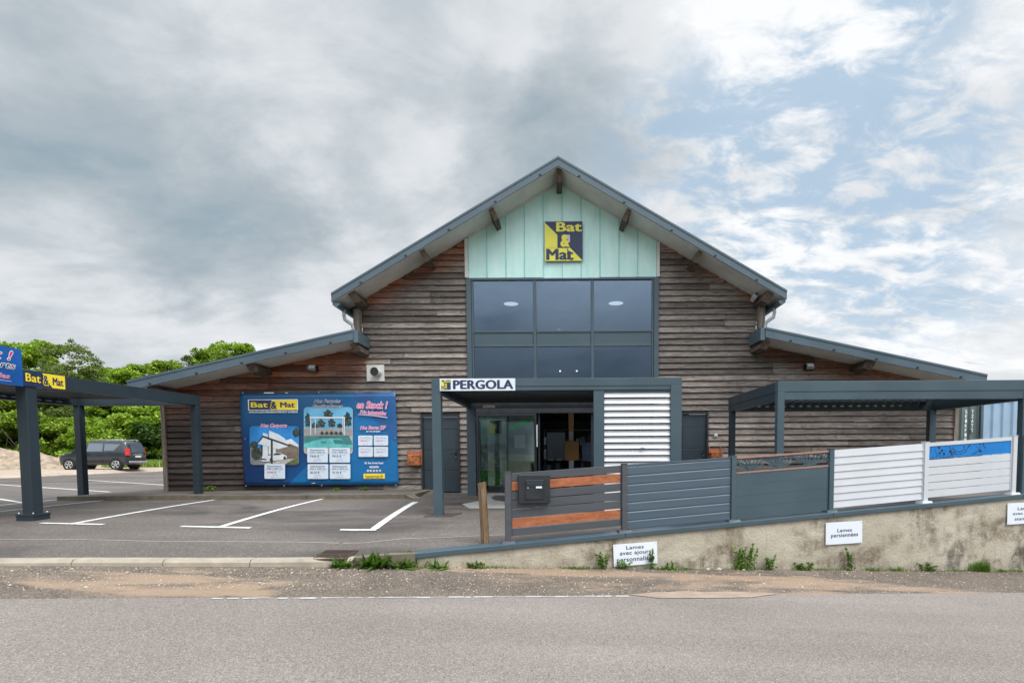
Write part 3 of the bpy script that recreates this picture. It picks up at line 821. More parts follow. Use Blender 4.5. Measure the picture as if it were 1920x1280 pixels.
# ---- mint gable panel
gx0, gx1, gz0 = -2.44, 2.63, 5.80
gp = None
mb = MB(); nP = 10; wP = (gx1 - gx0) / nP
for i in range(nP):
    a = gx0 + i * wP; b = a + wP
    zb = gz0 - (.05 if 4 <= i <= 6 else 0.0)
    xs_ = [a + .004] + ([0.0] if a < 0 < b else []) + [b - .004]
    bot = [(x, zb) for x in (a + .004, b - .004)]; top = [(x, zs_main(x) - .002) for x in reversed(xs_)]
    P = bot + top; y = YF - .045 - (.006 if i % 2 else 0)
    mb.hexa([(x, y, z) for x, z in P], [(x, y + .03, z) for x, z in P])
    # overlap rib at the joint and small screws
    if i: mb.box(a - .012, a + .012, YF - .062, YF - .046 - .006, zb + .01, zs_main(a) - .03, 1)
    mb.box(b - .03, b - .015, YF - .06, YF - .0515, gz0 + .28, gz0 + .295, 2)
gp = mb.build('gable_panel', [M['poly'], pmat('mint_rib', (.26, .58, .54), .4), M['steel']], bld)
mb = MB(); mb.box(gx0 - .09, gx0 - .002, YF - .085, YF - .0, gz0 - .0, zs_main(gx0 - .09) - .004); mb.build('gable_trim', M['cream'], bld); mb = MB(); mb.box(gx1 + .002, gx1 + .08, YF - .085, YF - .0, gz0 + .0, zs_main(gx1 + .08) - .004)
mb.build('gable_trim', M['cream'], bld)
mb = MB()
for sx, ga in ((-1, gx0), (1, gx1)):
    x = sx * .1
    mb.hexa([(x, YF - .072, zs_main(x) - .005), (ga, YF - .072, zs_main(ga) - .005), (ga, YF - .072, zs_main(ga) - .05), (x, YF - .072, zs_main(x) - .05)],
            [(x, YF - .055, zs_main(x) - .005), (ga, YF - .055, zs_main(ga) - .005), (ga, YF - .055, zs_main(ga) - .05), (x, YF - .055, zs_main(x) - .05)])
mb.build('panel_edge_strip', M['cream'], bld)
# ---- glazed curtain wall
ZT, ZB2 = 5.775, 2.50
z1a, z1b = 4.335, 4.395      # transom
z2a, z2b = 3.955, 4.010
mux = [(GX0 + .135, GX0 + .185), (-.70, -.62), (.86, .935), (GX1 - .185, GX1 - .135)]
mb = MB()
mb.box(GX0, GX0 + .13, YF - .10, YF + .03, 0, ZT); mb.box(GX1 - .13, GX1, YF - .10, YF + .03, 0, ZT)           # outer jambs
mb.box(GX0 + .131, GX1 - .131, YF - .09, YF + .03, ZT - .05, ZT)
for a, b in mux: mb.box(a, b, YF - .075, YF + .03, 2.35, ZT - .051)
xs3 = [(mux[i][1] + .001, mux[i + 1][0] - .001) for i in range(3)]
for a, b in xs3:
    for za, zb in ((z1a, z1b), (z2a, z2b), (2.40, 2.52)): mb.box(a, b, YF - .07, YF + .03, za, zb)
wf = mb.build('window_frame', M['anth'], bld, bevel=.006)
for a, b in xs3:
    for za, zb in ((z1b, ZT - .051), (2.52, z2a)):
        boxo('pane', M['glass'], wf, a + .003, b - .003, YF - .035, YF - .028, za + .003, zb - .003)
    boxo('spandrel', M['anth'], wf, a + .003, b - .003, YF - .05, YF - .03, z2b + .003, z1a - .003)
# entrance: header, left glazed screen, sliding leaf
mb = MB(); mb.box(GX0 + .131, GX1 - .131, YF - .05, YF + .05, 2.17, 2.345); mb.build('entrance_header', M['black_box'], bld)  # header's shade under the pergola is put into its dark colour
sx0, sx1, zz0, zz1 = -2.24, -.70, .09, 2.10
mb = MB(); mb.box(sx0 - .12, sx0, YF - .06, YF + .03, 0.0, 2.165); mb.box(sx1, sx1 + .06, YF - .06, YF + .03, 0, 2.165); mb.box(sx0 + .001, sx1 - .001, YF - .055, YF + .03, 0, zz0); mb.box(sx0 + .001, sx1 - .001, YF - .055, YF + .03, zz1, 2.165)
mb.box(-1.46, -1.44, YF - .055, YF + .03, zz0 + .001, zz1 - .001)
es = mb.build('entrance_screen', M['black_box'], bld)
boxo('pane', M['glass_clear'], es, sx0 + .003, -1.463, YF - .02, YF - .012, zz0 + .003, zz1 - .003)
boxo('pane', M['glass_clear'], es, -1.437, sx1 - .003, YF - .02, YF - .012, zz0 + .003, zz1 - .003)
mb = MB(); mb.box(-.60, -.55, YF + .06, YF + .10, .02, 2.16); mb.box(.86, .92, YF + .06, YF + .10, .02, 2.16); mb.box(-.549, .859, YF + .06, YF + .10, .02, .07)
dr = mb.build('sliding_door', M['anth_dark'], bld)
boxo('door_sticker', M['printwhite'], dr, -.64, -.612, YF - .075, YF - .068, 1.25, 1.85)
# ---- side doors
def side_door(x0, x1, zt, hx):
    d = MB(); xa, xb = x0 + .055, x1 - .055
    gaps = [0.02, .62, 1.18, 1.74, zt - .06]
    for a, b in zip(gaps, gaps[1:]): d.box(xa, xb, YF - .03, YF + .03, a + .004, b - .004)
    o = d.build('door', M['anth_dark'], bld, bevel=.006)
    f = MB(); f.box(x0, xa - .002, YF - .082, YF + .03, 0, zt); f.box(xb + .002, x1, YF - .082, YF + .03, 0, zt); f.box(xa - .001, xb + .001, YF - .082, YF + .03, zt - .055, zt)
    f.build('frame', M['black_box'], o)
    h = MB(); h.box(hx - .02, hx + .02, YF - .045, YF - .031, .92, 1.15); h.tube([(hx, YF - .04, 1.08), (hx, YF - .09, 1.08)], .011, 8); h.tube([(hx, YF - .09, 1.08), (hx - .13, YF - .09, 1.08)], .011, 8)
    h.build('handle', M['black'], o)
    k = MB(); k.tube([(hx, YF - .047, .985), (hx, YF - .052, .985)], .012, 8); k.build('lock', M['steel'], o)
side_door(*DL, DL[1] - .12); side_door(*DR, DR[1] - .12)
# ---- interior seen through the glass
mb = MB()
mb.box(-2.7, 3.6, YF + .25, 23, -.04, .0, 1); mb.box(-2.7, -2.6, YF + .25, 23, 0, 6.2); mb.box(3.5, 3.6, YF + .25, 23, 0, 6.2); mb.box(-2.6, 3.5, 22.9, 23, 0, 6.2)
mb.box(-2.6, 3.5, 16.6, 22.9, 2.45, 2.62)
mb.build('interior_room', [M['int_wall'], M['int_floor']], bld)
mb = MB()
for i in range(6): mb.box(-2.3 + i * .95, -1.40 + i * .95, 16.62, 16.64, 2.7, 3.35)
mb.build('balustrade', pmat('frosted_glass', (.35, .45, .50), .3), bld)
mb = MB(); mb.box(1.0, 3.2, 19, 19.1, 2.63, 3.9); mb.box(-1.8, -.2, 20.5, 20.6, 2.63, 4.1); mb.build('partition', pmat('grey_partition', (.30, .34, .38), .7), bld)
for x in (-1.42, 1.68):
    y = 16.0; zz = EYE + (850 - 574) / F * y
    mb = MB()
    for k in range(24):
        a, b = 2 * math.pi * k / 24, 2 * math.pi * (k + 1) / 24
        mb.face([(x, y, zz - .0), (x + .215 * math.cos(b), y + .215 * math.sin(b), zz), (x + .215 * math.cos(a), y + .215 * math.sin(a), zz)], 0)
        mb.face([(x + .215 * math.cos(a), y + .215 * math.sin(a), zz + .001), (x + .215 * math.cos(b), y + .215 * math.sin(b), zz + .001), (x + .06 * math.cos(b), y + .06 * math.sin(b), zz + .14), (x + .06 * math.cos(a), y + .06 * math.sin(a), zz + .14)], 1, True)
    mb.tube([(x, y, zz + .13), (x, y, 7.4)], .006, 6, 1)
    t_ = thing('pendant_lamp', (x, y, zz), 'round glowing pendant lamp behind the upper %s window pane' % ('left' if x < 0 else 'right'), 'lamp', 'pendant lamps behind the upper windows')
    mb.build('shade', [M['lamp'], M['int_wall']], t_)
for x in (.02, .56):
    mb = MB(); mb.box(x - .02, x + .02, 17.5, 17.53, 3.72, 3.76); o = mb.build('ceiling_spot', M['spot']); tag(o, 'tiny white spot light behind the middle lower pane, %s one of the pair' % ('left' if x < .3 else 'right'), 'spot light', 'spot lights inside')
# things inside the entrance
t_ = thing('interior_post', (.34, 16.6, 0), 'brown timber post with chip board panel inside the dark entrance', 'post')
mb = MB(); mb.box(.27, .43, 16.58, 16.72, 1.45, 2.44); mb.build('post', M['osb'], t_); boxo('lower_post', M['steel'], t_, .28, .42, 16.58, 16.7, 0, .85); boxo('board', M['osb'], t_, .16, .58, 16.50, 16.57, .85, 1.44)
boxo('label_plate', M['pallet'], t_, .29, .41, 16.55, 16.575, 1.46, 1.75)
t_ = thing('shop_shelf', (.2, 18.6, 0), 'low dark shop shelf with small stacked goods deep inside the entrance', 'shelf')
mb = MB(); mb.box(-.55, -.51, 18.4, 18.8, 0, 1.9); mb.box(1.35, 1.39, 18.4, 18.8, 0, 1.9)
for z_ in (.35, .85, 1.35, 1.85): mb.box(-.509, 1.349, 18.4, 18.8, z_, z_ + .03)
mb.build('rack', M['int_wall'], t_)
rs = random.Random(12)
for z_ in (.381, .881, 1.381):
    x_ = -.48
    while x_ < 1.2:
        w_ = rs.uniform(.08, .22); h_ = rs.uniform(.12, .38); o_ = boxo('goods', M[rs.choice(['osb', 'trunk', 'concrete_old', 'int_wall', 'black_box', 'pallet', 'plinth', 'rust'])], t_, x_, x_ + w_, 18.45, 18.7, z_, z_ + h_); x_ += w_ + rs.uniform(.01, .12)
t_ = thing('display_board', (-.1, 17.5, 0), 'dark grey display board with white price tags inside the entrance', 'display board')
boxo('board', M['int_wall'], t_, -.42, .16, 17.5, 17.55, .85, 1.75)
mb = MB(); mb.box(-.52, -.45, 17.45, 17.5, 1.35, 1.6); mb.box(-.52, -.45, 17.45, 17.5, .9, 1.2); mb.box(-.38, -.22, 17.44, 17.5, .84, .87); mb.box(-.1, .06, 17.44, 17.5, .84, .87); mb.build('price_tag', M['printwhite'], t_)
o = MB(); o.hexa([(.72, 17.2, .82), (1.1, 17.2, .8), (1.1, 17.5, .8), (.72, 17.5, .82)], [(.70, 17.25, 1.38), (1.08, 17.25, 1.42), (1.08, 17.5, 1.42), (.7, 17.5, 1.38)])
tag(o.build('sample_bag', pmat('pale_blue_sack', (.22, .30, .42), .7, .2, 8)), 'pale blue sack standing right of the timber post inside the entrance', 'sack')
t_ = thing('poster_stand', (-1.8, 14.840, 0), 'glass fronted display of posters and painted reflections with small yellow and navy emblem behind the entrance screen', 'display stand')  # panels stand for displays and street reflections, reflected colours painted on them
boxo('poster', pmat('pale_green_poster', (.50, .66, .64), .6, .25, 2.5), t_, -2.2, -1.47, 14.790, 14.820, 1.35, 2.12)
mb = MB(); fr = Frame((-1.95, 14.780, 1.62)); slab(mb, fr, rect(0, .34, 0, .36), 0, .006, 0); slab(mb, fr, [(0, 0), (.17, .0), (.17, .18), (0, .36)], .008, .004, 1); slab(mb, fr, rect(.12, .2, .12, .26), .013, .003, 1)
mb.build('emblem', [M['navy'], M['yellow_old']], t_)
boxo('photo_sheet', pmat('grey_photo_sheet', (.36, .38, .36), .6, .6, 5), t_, -2.2, -1.47, 14.800, 14.820, .40, 1.34)
boxo('leaf_sheet', pmat('green_photo_sheet', (.08, .30, .05), .6, .4, 9), t_, -2.2, -1.62, 14.770, 14.795, .18, .60)
mb = MB(); mb.box(-2.22, -2.2, 14.740, 14.840, 0, 2.1); mb.box(-2.2, -1.46, 14.760, 14.790, 1.33, 1.352); mb.box(-2.2, -1.46, 14.750, 14.790, .72, .74); mb.box(-1.86, -1.845, 14.750, 14.790, .15, 1.33); mb.build('frame', M['white'], t_)
t_ = thing('reflection_panel', (-1.07, 14.940, 0), 'grey and green panel of painted reflections beside the door behind the entrance screen', 'poster')  # panel carries the reflected street as colour, in place of a mirrored scene
boxo('panel', pmat('grey_reflection_print', (.38, .45, .48), .6, .15, 1.5), t_, -1.43, -.72, 14.920, 14.940, .85, 2.12)
mb = MB(); fr = Frame((-1.43, 14.915, .0)); slab(mb, fr, [(0, 1.66), (0, 1.80), (.62, 2.05), (.62, 1.95)], 0, .004, 0); slab(mb, fr, rect(.16, .46, 1.22, 1.58), .0, .004, 1); mb.build('printed_shape', [pmat('bright_green_print', (.04, .70, .16), .6, .2, 6), M['printwhite']], t_)
boxo('gravel_print', pmat('gravel_print', (.24, .20, .18), .8, .7, 40), t_, -1.43, -.84, 14.900, 14.919, .25, .84)
# vent pipe
t_ = thing('wall_vent', (*((lambda q: (q[0], YF - .05))(XZ(706, 701, YF))), XZ(706, 701, YF)[1]), 'white square wall plate with black mouthed round vent pipe', 'vent')
vx, vz = XZ(706, 700, YF)
boxo('plate', M['cream'], t_, vx - .235, vx + .235, YF - .095, YF - .04, vz - .22, vz + .22)
mb = MB(); mb.tube([(vx + .07, YF - .096, vz - .0), (vx + .06, YF - .36, vz + .0)], .115, 20, 0, caps=False); mb.tube([(vx + .06, YF - .34, vz), (vx + .06, YF - .352, vz)], .108, 20, 1)
mb.build('pipe', [M['cream'], M['black']], t_)
# floodlights, camera, bins, switch
def flood(px, py, label):
    x, z = XZ(px, py, YF - .15); y = YF - .06
    t_ = thing('floodlight', (x, y, z), label, 'floodlight', 'floodlights on the cladding')
    Mt = Matrix.Translation((x, y - .12, z)) @ Matrix.Rotation(R_(-35), 4, 'X')
    mb = MB(); mb.box(-.10, .10, -.03, .05, -.07, .07, 0, Mt); mb.build('housing', M['steel'], t_)
    mb = MB(); mb.box(-.08, .08, -.036, -.031, -.05, .05, 0, Mt); mb.build('lens', M['printwhite'], t_)
    mb = MB(); mb.box(x - .015, x + .015, y - .08, y + .05, z - .06, z - .04); mb.box(x - .12, x - .105, y - .14, y, z - .1, z + .05); mb.box(x + .105, x + .12, y - .14, y, z - .1, z + .05); mb.build('bracket', M['black'], t_)
flood(586, 689, 'grey floodlight on the left aisle boards near the white vent')
flood(1518, 686, 'grey floodlight on the right aisle boards above the car sized pergola')
cx, cz = XZ(1414, 556, YF - .3)
t_ = thing('security_camera', (cx, YF - .1, cz), 'small white security camera under the right end of the main eave', 'security camera')
Mt = Matrix.Translation((cx, YF - .32, cz)) @ Matrix.Rotation(R_(25), 4, 'Y') @ Matrix.Rotation(R_(-20), 4, 'X')
mb = MB(); mb.box(-.045, .045, -.10, .10, -.11, .09, 0, Mt); mb.build('housing', M['white'], t_, bevel=.012)
mb = MB(); mb.box(-.03, .03, -.108, -.101, -.02, .05, 0, Mt); mb.build('lens', M['black'], t_)
mb = MB(); mb.tube([(cx + .02, YF - .28, cz + .08), (cx + .06, YF - .2, cz + .18), (cx + .1, YF - .16, cz + .26)], .012, 8); mb.build('bracket', M['white'], t_)
def bin_(px0, px1, py0, py1, label):
    x0, z1_ = XZ(px0, py0, YF - .2); x1, z0_ = XZ(px1, py1, YF - .2)
    t_ = thing('copper_bin', ((x0 + x1) / 2, YF - .05, z0_), label, 'wall bin', 'copper boxes beside the side doors')
    mb = MB(); zb = z0_ + .0; zt_ = z0_ + (z1_ - z0_) * .68
    mb.hexa([(x0 + .01, YF - .24, zb), (x1 - .03, YF - .24, zb), (x1 - .03, YF - .06, zb), (x0 + .01, YF - .06, zb)], [(x0, YF - .28, zt_), (x1 - .02, YF - .28, zt_), (x1 - .02, YF - .06, zt_), (x0, YF - .06, zt_)])
    mb.build('box', M['copper'], t_, bevel=.01)
    mb = MB(); mb.box(x0 - .01, x0 + .012, YF - .10, YF - .055, zt_ - .05, z1_ + .01); mb.box(x1 - .03, x1 - .008, YF - .10, YF - .055, zb, z1_ + .02); mb.box(x0 + .013, x1 - .031, YF - .075, YF - .055, zt_ + .001, z1_ - .05); mb.build('back_frame', M['orange'], t_)
bin_(764, 790, 843, 872, 'copper box with open lid on the boards left of the left side door')
bin_(1332, 1355, 838, 868, 'copper box with open lid on the boards right of the right side door')
x, z = XZ(1340.5, 815.5, YF)
mb = MB(); mb.box(x - .045, x + .045, YF - .095, YF - .05, z - .045, z + .045); mb.box(x - .02, x + .02, YF - .102, YF - .096, z - .02, z + .02, 1); tag(mb.build('wall_switch', [M['white'], M['cream']], None), 'small white switch box on boards above the right copper box', 'switch box')

# ================================================================ LOGO SIGN on the gable
x0, z1 = XZ(1021.5, 416, YF - .1); x1, z0 = XZ(1092.5, 489.5, YF - .1)
t_ = thing('gable_sign', (x0, YF - .06, z0), 'square navy and yellow shop emblem sign on the mint gable', 'sign')
w_, h_ = x1 - x0, z1 - z0
fr = Frame((x0, YF - .09, z0)); L = lambda P: [(a * w_, b * h_) for a, b in P]
mb = MB(); slab(mb, fr, rect(0, w_, 0, h_), 0, .03); mb.build('board', M['navy'], t_)
mb = MB()
slab(mb, fr, L([(0, .33), (.33, .33), (.33, .66), (0, .97)]), .032, .003)
slab(mb, fr, L([(.33, .0), (.33, .04), (.97, .0)]), .032, .003) if False else None
slab(mb, fr, L([(.60, .33), (.67, .33), (1.0, .0), (.72, .0)]), .032, .003)
slab(mb, fr, L([(0.0, 0.0), (.70, 0.0), (.70, .03), (0, .03)]), .032, .003)
slab(mb, fr, L([(0.0, .031), (.59, .031), (.59, .325), (0, .325)]), .032, .003)
mb.build('yellow_field', M['yellow_old'], t_)
mb = MB(); slab(mb, fr, L([(.34, .34), (.66, .34), (.66, .66), (.34, .66)]), .0315, .002); mb.build('centre_square', M['navy'], t_)
mb = MB(); slab(mb, fr, L([(.52, .66), (.665, .66), (.665, .45)]), .034, .002); mb.build('lilac_corner', M['lilac'], t_)
mb = MB(); add_text(mb, fr, 'Bat', .30 * w_, .98 * w_, .745 * h_, .975 * h_, .038, .05); add_text(mb, fr, '&', .41 * w_, .66 * w_, .36 * h_, .66 * h_, .039, .05)
mb.build('yellow_lettering', M['yellow_old'], t_)
mb = MB(); add_text(mb, fr, 'Mat', .03 * w_, .76 * w_, .03 * h_, .30 * h_, .038, .05); mb.build('navy_lettering', M['navy'], t_)
# ================================================================ BANNER on the left aisle
YBn = YF - .115
def bq(u, v): return XZ(440 + u / 4.5714, 700 + v / 4.5714, YBn)       # from a measured grid on the banner
b00 = bq(84, 962); b11 = bq(1380, 160); bw, bh = b11[0] - b00[0], b11[1] - b00[1]
t_ = thing('banner', (b00[0], YBn, b00[1]), 'large blue printed banner with price cards tied to the left boards', 'banner')
mb = MB(); nu, nv = 36, 20
for j in range(nv + 1):
    for i in range(nu + 1):
        u, v = i / nu, j / nv
        edge = .012 * math.sin(u * math.pi * 6) ** 2
        x = u * bw - .05 * (v) * (1 - u) + .045 * (1 - v) * u * .6; z = v * bh + (edge if v == 1 else -edge if v == 0 else 0) * -.5
        y = -.012 * mnoise.noise(Vector((u * 5, v * 4, 1))) - .008 * math.sin(u * 9 + v * 5)
        mb.v.append((x, y, z))
for j in range(nv):
    for i in range(nu):
        a = j * (nu + 1) + i; mb.f.append((a, a + 1, a + nu + 2, a + nu + 1)); mb.m.append(0); mb.sm.append(True)
cloth = mb.build('cloth', M['banner'], None); cloth.location = (b00[0], YBn, b00[1]); cloth.parent = t_; cloth.matrix_parent_inverse = world_of(t_).inverted()
sm_ = cloth.modifiers.new('thick', 'SOLIDIFY'); sm_.thickness = .004
BF = Frame((0, YBn - .028, 0))
class BFr(Frame): pass
def bu(u, v):                                     # banner grid -> world x,z
    return XZ(440 + u / 4.5714, 700 + v / 4.5714, YBn)
def brect(u0, u1, v0, v1):
    a = bu(u0, v1); b = bu(u1, v0); return [(a[0], a[1]), (b[0], a[1]), (b[0], b[1]), (a[0], b[1])]
def bpoly(pts): return [bu(*p) for p in pts]
def btext(mb, s, u0, u1, v0, v1, off, **k):
    a = bu(u0, v1); b = bu(u1, v0); add_text(mb, BF, s, a[0], b[0], a[1], b[1], off, **k)
# hem with eyelets
mb = MB()
for u, v in ((76, 166), (300, 163), (725, 163), (1048, 161), (1370, 163), (1376, 553), (1386, 955), (750, 957), (428, 960), (101, 963), (95, 560)):
    a = bu(u, v); mb.tube([(a[0], YBn - .022, a[1]), (a[0], YBn - .032, a[1])], .016, 10)
mb.build('eyelet', M['steel'], t_)
mb = MB(); slab(mb, BF, brect(258, 342, 162, 172), 0, .003); slab(mb, BF, brect(438, 462, 164, 170), 0, .003); slab(mb, BF, brect(665, 695, 936, 940), 0, .003); mb.build('scuff', M['printwhite'], t_)
mb = MB(); slab(mb, BF, brect(100, 1384, 944, 949), 0, .004); mb.build('lower_hem', M['navy'], t_)
# company panel
cp = MB(); slab(cp, BF, brect(122, 546, 221, 316), 0, .004); cp = cp.build('company_panel', M['printwhite'], t_)
mb = MB(); slab(mb, BF, bpoly([(130, 310), (355, 310), (322, 229), (130, 229)]), .006, .003, 0); slab(mb, BF, bpoly([(358, 310), (540, 310), (540, 227), (325, 229)]), .006, .003, 1)
mb.build('field', [M['navy'], M['yellow']], cp)
mb = MB(); btext(mb, 'Bat', 146, 290, 247, 291, .011, weight=.05, mi=0); btext(mb, '&', 316, 368, 243, 305, .011, weight=.045, mi=1, halo=(.09, 0)); btext(mb, 'Mat', 396, 520, 247, 291, .011, weight=.05, mi=1)
mb.build('lettering', [M['yellow'], M['navy']], cp)
mb = MB(); btext(mb, 'VOTRE SPECIALISTE MENUISERIE INTERIEURE ET EXTERIEURE', 127, 545, 321, 339, .004, weight=.02); mb.build('strapline', M['printwhite'], t_)
# script headings (white halo)
def heading(rows, fill, halo, nm='heading'):
    mb = MB()
    for s, u0, u1, v0, v1, rise in rows: btext(mb, s, u0, u1, v0, v1, .010, weight=.018, shear=.35, mi=0, halo=(.045, 1), rise=rise)
    return mb.build(nm, [M[fill], M[halo]], t_)
heading([('Nos Pergolas', 686, 912, 222, 262, 0), ('Bioclimatiques', 672, 930, 266, 306, 0)], 'navy', 'printwhite')
heading([('Nos Carports', 228, 454, 430, 470, 0)], 'magenta', 'printwhite')
heading([('en Stock !', 1052, 1315, 238, 298, -.02)], 'magenta', 'printwhite')
heading([('Prix imbattables', 1078, 1302, 312, 346, -.06)], 'magenta', 'printwhite')
heading([('Nos Stores ZIP', 1080, 1300, 448, 480, 0)], 'magenta', 'printwhite')
mb = MB(); btext(mb, 'sur nos pergolas', 1130, 1252, 487, 506, .006, weight=.03)
btext(mb, '20, Rue Denis Papin', 1116, 1278, 757, 779, .006, weight=.03); btext(mb, 'VALDAHON', 1158, 1238, 791, 809, .006, weight=.03); btext(mb, '03 81 60 33 74', 1138, 1258, 822, 841, .006, weight=.03)
mb.build('address_lettering', M['printwhite'], t_)
mb = MB(); slab(mb, BF, bpoly([(1062, 349), (1062, 354), (1200, 366), (1312, 382), (1310, 372), (1200, 357)]), .004, .003); mb.build('underline', M['lilac'], t_)
wl = MB(); slab(wl, BF, brect(1109, 1290, 856, 900), 0, .004); wl = wl.build('web_panel', M['yellow'], t_)
mb = MB(); btext(mb, 'batetmat.fr', 1126, 1276, 864, 896, .006, weight=.01); mb.build('lettering', M['inkgrey'], wl)
# picture: pool pergola
def lmat(n, c, v=.25, s=6): return pmat(n, c, .45, v, s)
PM = dict(sky=lmat('print_sky', (.12, .38, .58), .15, 2), sky2=lmat('print_deep_sky', (.02, .20, .52), .3, 2), tree=lmat('print_tree', (.035, .045, .035), .8, 14), wall=lmat('print_wall', (.30, .29, .28), .12), pool=lmat('print_pool', (.10, .42, .42), .25, 4),
          pool2=lmat('print_pool_deep', (.04, .17, .17), .3, 4), stone=lmat('print_stone', (.42, .40, .38), .25, 20), dark=lmat('print_dark', (.03, .035, .035), .4), whitep=lmat('print_white', (.62, .66, .70), .08), brick=lmat('print_brick', (.18, .14, .11), .25, 10), lawn=lmat('print_lawn', (.09, .12, .04), .4, 10), grey=lmat('print_grey', (.20, .21, .23), .2))
def clipx(P): return P
def picture(name, mats, shapes):
    mb = MB()
    for i, (mi, P, off) in enumerate(shapes): slab(mb, BF, bpoly(P), off, .0015, mi)
    return mb.build(name, [PM[m] for m in mats], t_)
def rr(u0, u1, v0, v1, r=28): return [(a, b) for a, b in reversed(rrect(u0, u1, v0, v1, r))]
def blobpts(cx, cy, rx, ry, seed, n=22):
    return [(cx + rx * (1 + .28 * mnoise.noise(Vector((math.cos(-t * 6.283 / n) * 2 + seed, math.sin(-t * 6.283 / n) * 2, seed)))) * math.cos(-t * 6.283 / n),
             cy + ry * (1 + .28 * mnoise.noise(Vector((math.cos(-t * 6.283 / n) * 2 + seed, math.sin(-t * 6.283 / n) * 2, seed)))) * math.sin(-t * 6.283 / n)) for t in range(n)]
ml = ['sky', 'tree', 'wall', 'pool', 'pool2', 'stone', 'dark', 'whitep']
sh = [(5, rr(597, 1016, 290, 690), .001), (0, rr(597, 1012, 288, 470), .003),
      (2, [(600, 530), (1010, 530), (1010, 468), (600, 474)], .0065), (4, [(602, 600), (1010, 590), (985, 532), (602, 535)], .009),
      (3, [(603, 640), (850, 632), (1012, 640), (1012, 600), (900, 556), (760, 556), (603, 600)], .0105), (4, [(860, 600), (1010, 610), (1005, 575), (850, 566)], .0125), (4, [(740, 594), (800, 594), (790, 582), (745, 584)], .0125)]
for k, (cx_, cy_, rx_, ry_) in enumerate(((632, 400, 30, 70), (806, 350, 48, 42), (972, 395, 38, 72), (745, 430, 42, 40), (835, 425, 38, 42), (690, 445, 34, 28), (905, 448, 30, 22))): sh += [(1, blobpts(cx_ + rx_ * .8 * math.cos(q * 2.4) * (q / 16) ** .5, cy_ + ry_ * .8 * math.sin(q * 2.4) * (q / 16) ** .5, rx_ * .26, ry_ * .2, k + q, 9), .0042 + k * .0001 + q * .00004) for q in range(17)]
for k in range(5): sh.append((6, [(742 + 40 * k, 522), (770 + 40 * k, 522), (762 + 40 * k, 496), (748 + 40 * k, 494)], .0145)); sh.append((6, [(735 + 40 * k, 514), (775 + 40 * k, 514), (772 + 40 * k, 509), (738 + 40 * k, 509)], .0165))
for a, b, c, d in ((650, 952, 372, 385), (654, 662, 386, 528), (694, 700, 386, 518), (942, 950, 386, 528), (930, 936, 386, 518)): sh.append((7, [(a, d), (b, d), (b, c), (a, c)], .0145))
picture('pool_picture', ml, sh)
# picture: carport with car and white house
ml = ['sky2', 'grey', 'whitep', 'brick', 'dark', 'tree', 'lawn', 'stone']
sh = [(1, rr(138, 556, 452, 782), .001), (0, rr(134, 554, 450, 640), .003), (5, blobpts(170, 610, 34, 32, 3), .005), (5, blobpts(190, 685, 42, 55, 4), .0052), (5, blobpts(530, 505, 28, 40, 5), .0054),
      (2, [(248, 720), (290, 720), (290, 520), (248, 508)], .0065), (2, [(296, 690), (440, 690), (440, 560), (380, 520), (302, 488)], .0067), (2, [(436, 640), (552, 650), (552, 610), (490, 558), (430, 576)], .0085),
      (3, [(360, 720), (550, 730), (552, 632), (480, 600), (360, 640)], .0105), (4, [(195, 600), (250, 530), (480, 612), (480, 626), (250, 546), (205, 604)], .0125), (2, [(206, 602), (250, 550), (468, 624), (380, 648)], .0125),
      (4, [(318, 770), (334, 770), (334, 570), (318, 570)], .0185), (4, [(232, 740), (240, 740), (240, 610), (232, 610)], .0145), (6, [(440, 776), (545, 772), (552, 725), (500, 740)], .0125), (7, [(230, 776), (440, 776), (540, 735), (480, 728)], .0105)]
car_p = [(232, 742), (250, 752), (300, 752), (420, 738), (455, 725), (452, 705), (420, 690), (385, 676), (350, 680), (325, 698), (240, 712)]
sh += [(2, car_p, .0145), (4, [(335, 698), (350, 684), (385, 680), (412, 692), (380, 698)], .0165), (4, blobpts(322, 738, 14, 15, 8, 12), .0167), (4, blobpts(436, 722, 11, 14, 9, 12), .0167), (4, [(240, 738), (280, 742), (282, 732), (238, 726)], .0166)]
picture('carport_picture', ml, sh)
# price cards
def card(u0, u1, v0, v1, rows, r=8):
    mb = MB(); slab(mb, BF, bpoly(rr(u0, u1, v0, v1, r)), .020, .003); c = mb.build('price_card', M['card'], t_)
    mb = MB()
    for s, a, b, p, q, m_ in rows: btext(mb, s, u0 + a * (u1 - u0), u0 + b * (u1 - u0), v0 + p * (v1 - v0), v0 + q * (v1 - v0), .0245, weight=.02 if m_ != 2 else 0.0, mi=m_)
    slab(mb, BF, brect(u0 + 4, u1 - 4, v0 + .395 * (v1 - v0), v0 + .41 * (v1 - v0)), .0235, .001, 2)
    mb.build('lettering', [M['inkgrey'], M['magenta'], lettg], c)
lettg = pmat('soft_ink', (.16, .18, .22), .5)
def big(dim, price, old, u0, v0, m_=0): card(u0, u0 + 176, v0, v0 + 126, [('Dimensions', .14, .84, .09, .21, 0), (dim, .11, .88, .26, .36, 0), (price, .13, .58, .48, .65, m_), ('TTC*', .63, .80, .47, .54, 2), ('au lieu de', .36, .62, .71, .77, 2), (old, .30, .68, .84, .92, 2)])
big('5900 x 3000 mm', '5990 €', '7488 € TTC', 264, 774, 1)
big('4120 x 3500 mm', '7430 €', '9289 € TTC', 630, 636); big('4120 x 4000 mm', '7910 €', '9776 € TTC', 819, 636)
big('5045 x 3500 mm', '8510 €', '10 663 € TTC', 633, 775); big('5045 x 4000 mm', '9110 €', '11 394 € TTC', 822, 775)
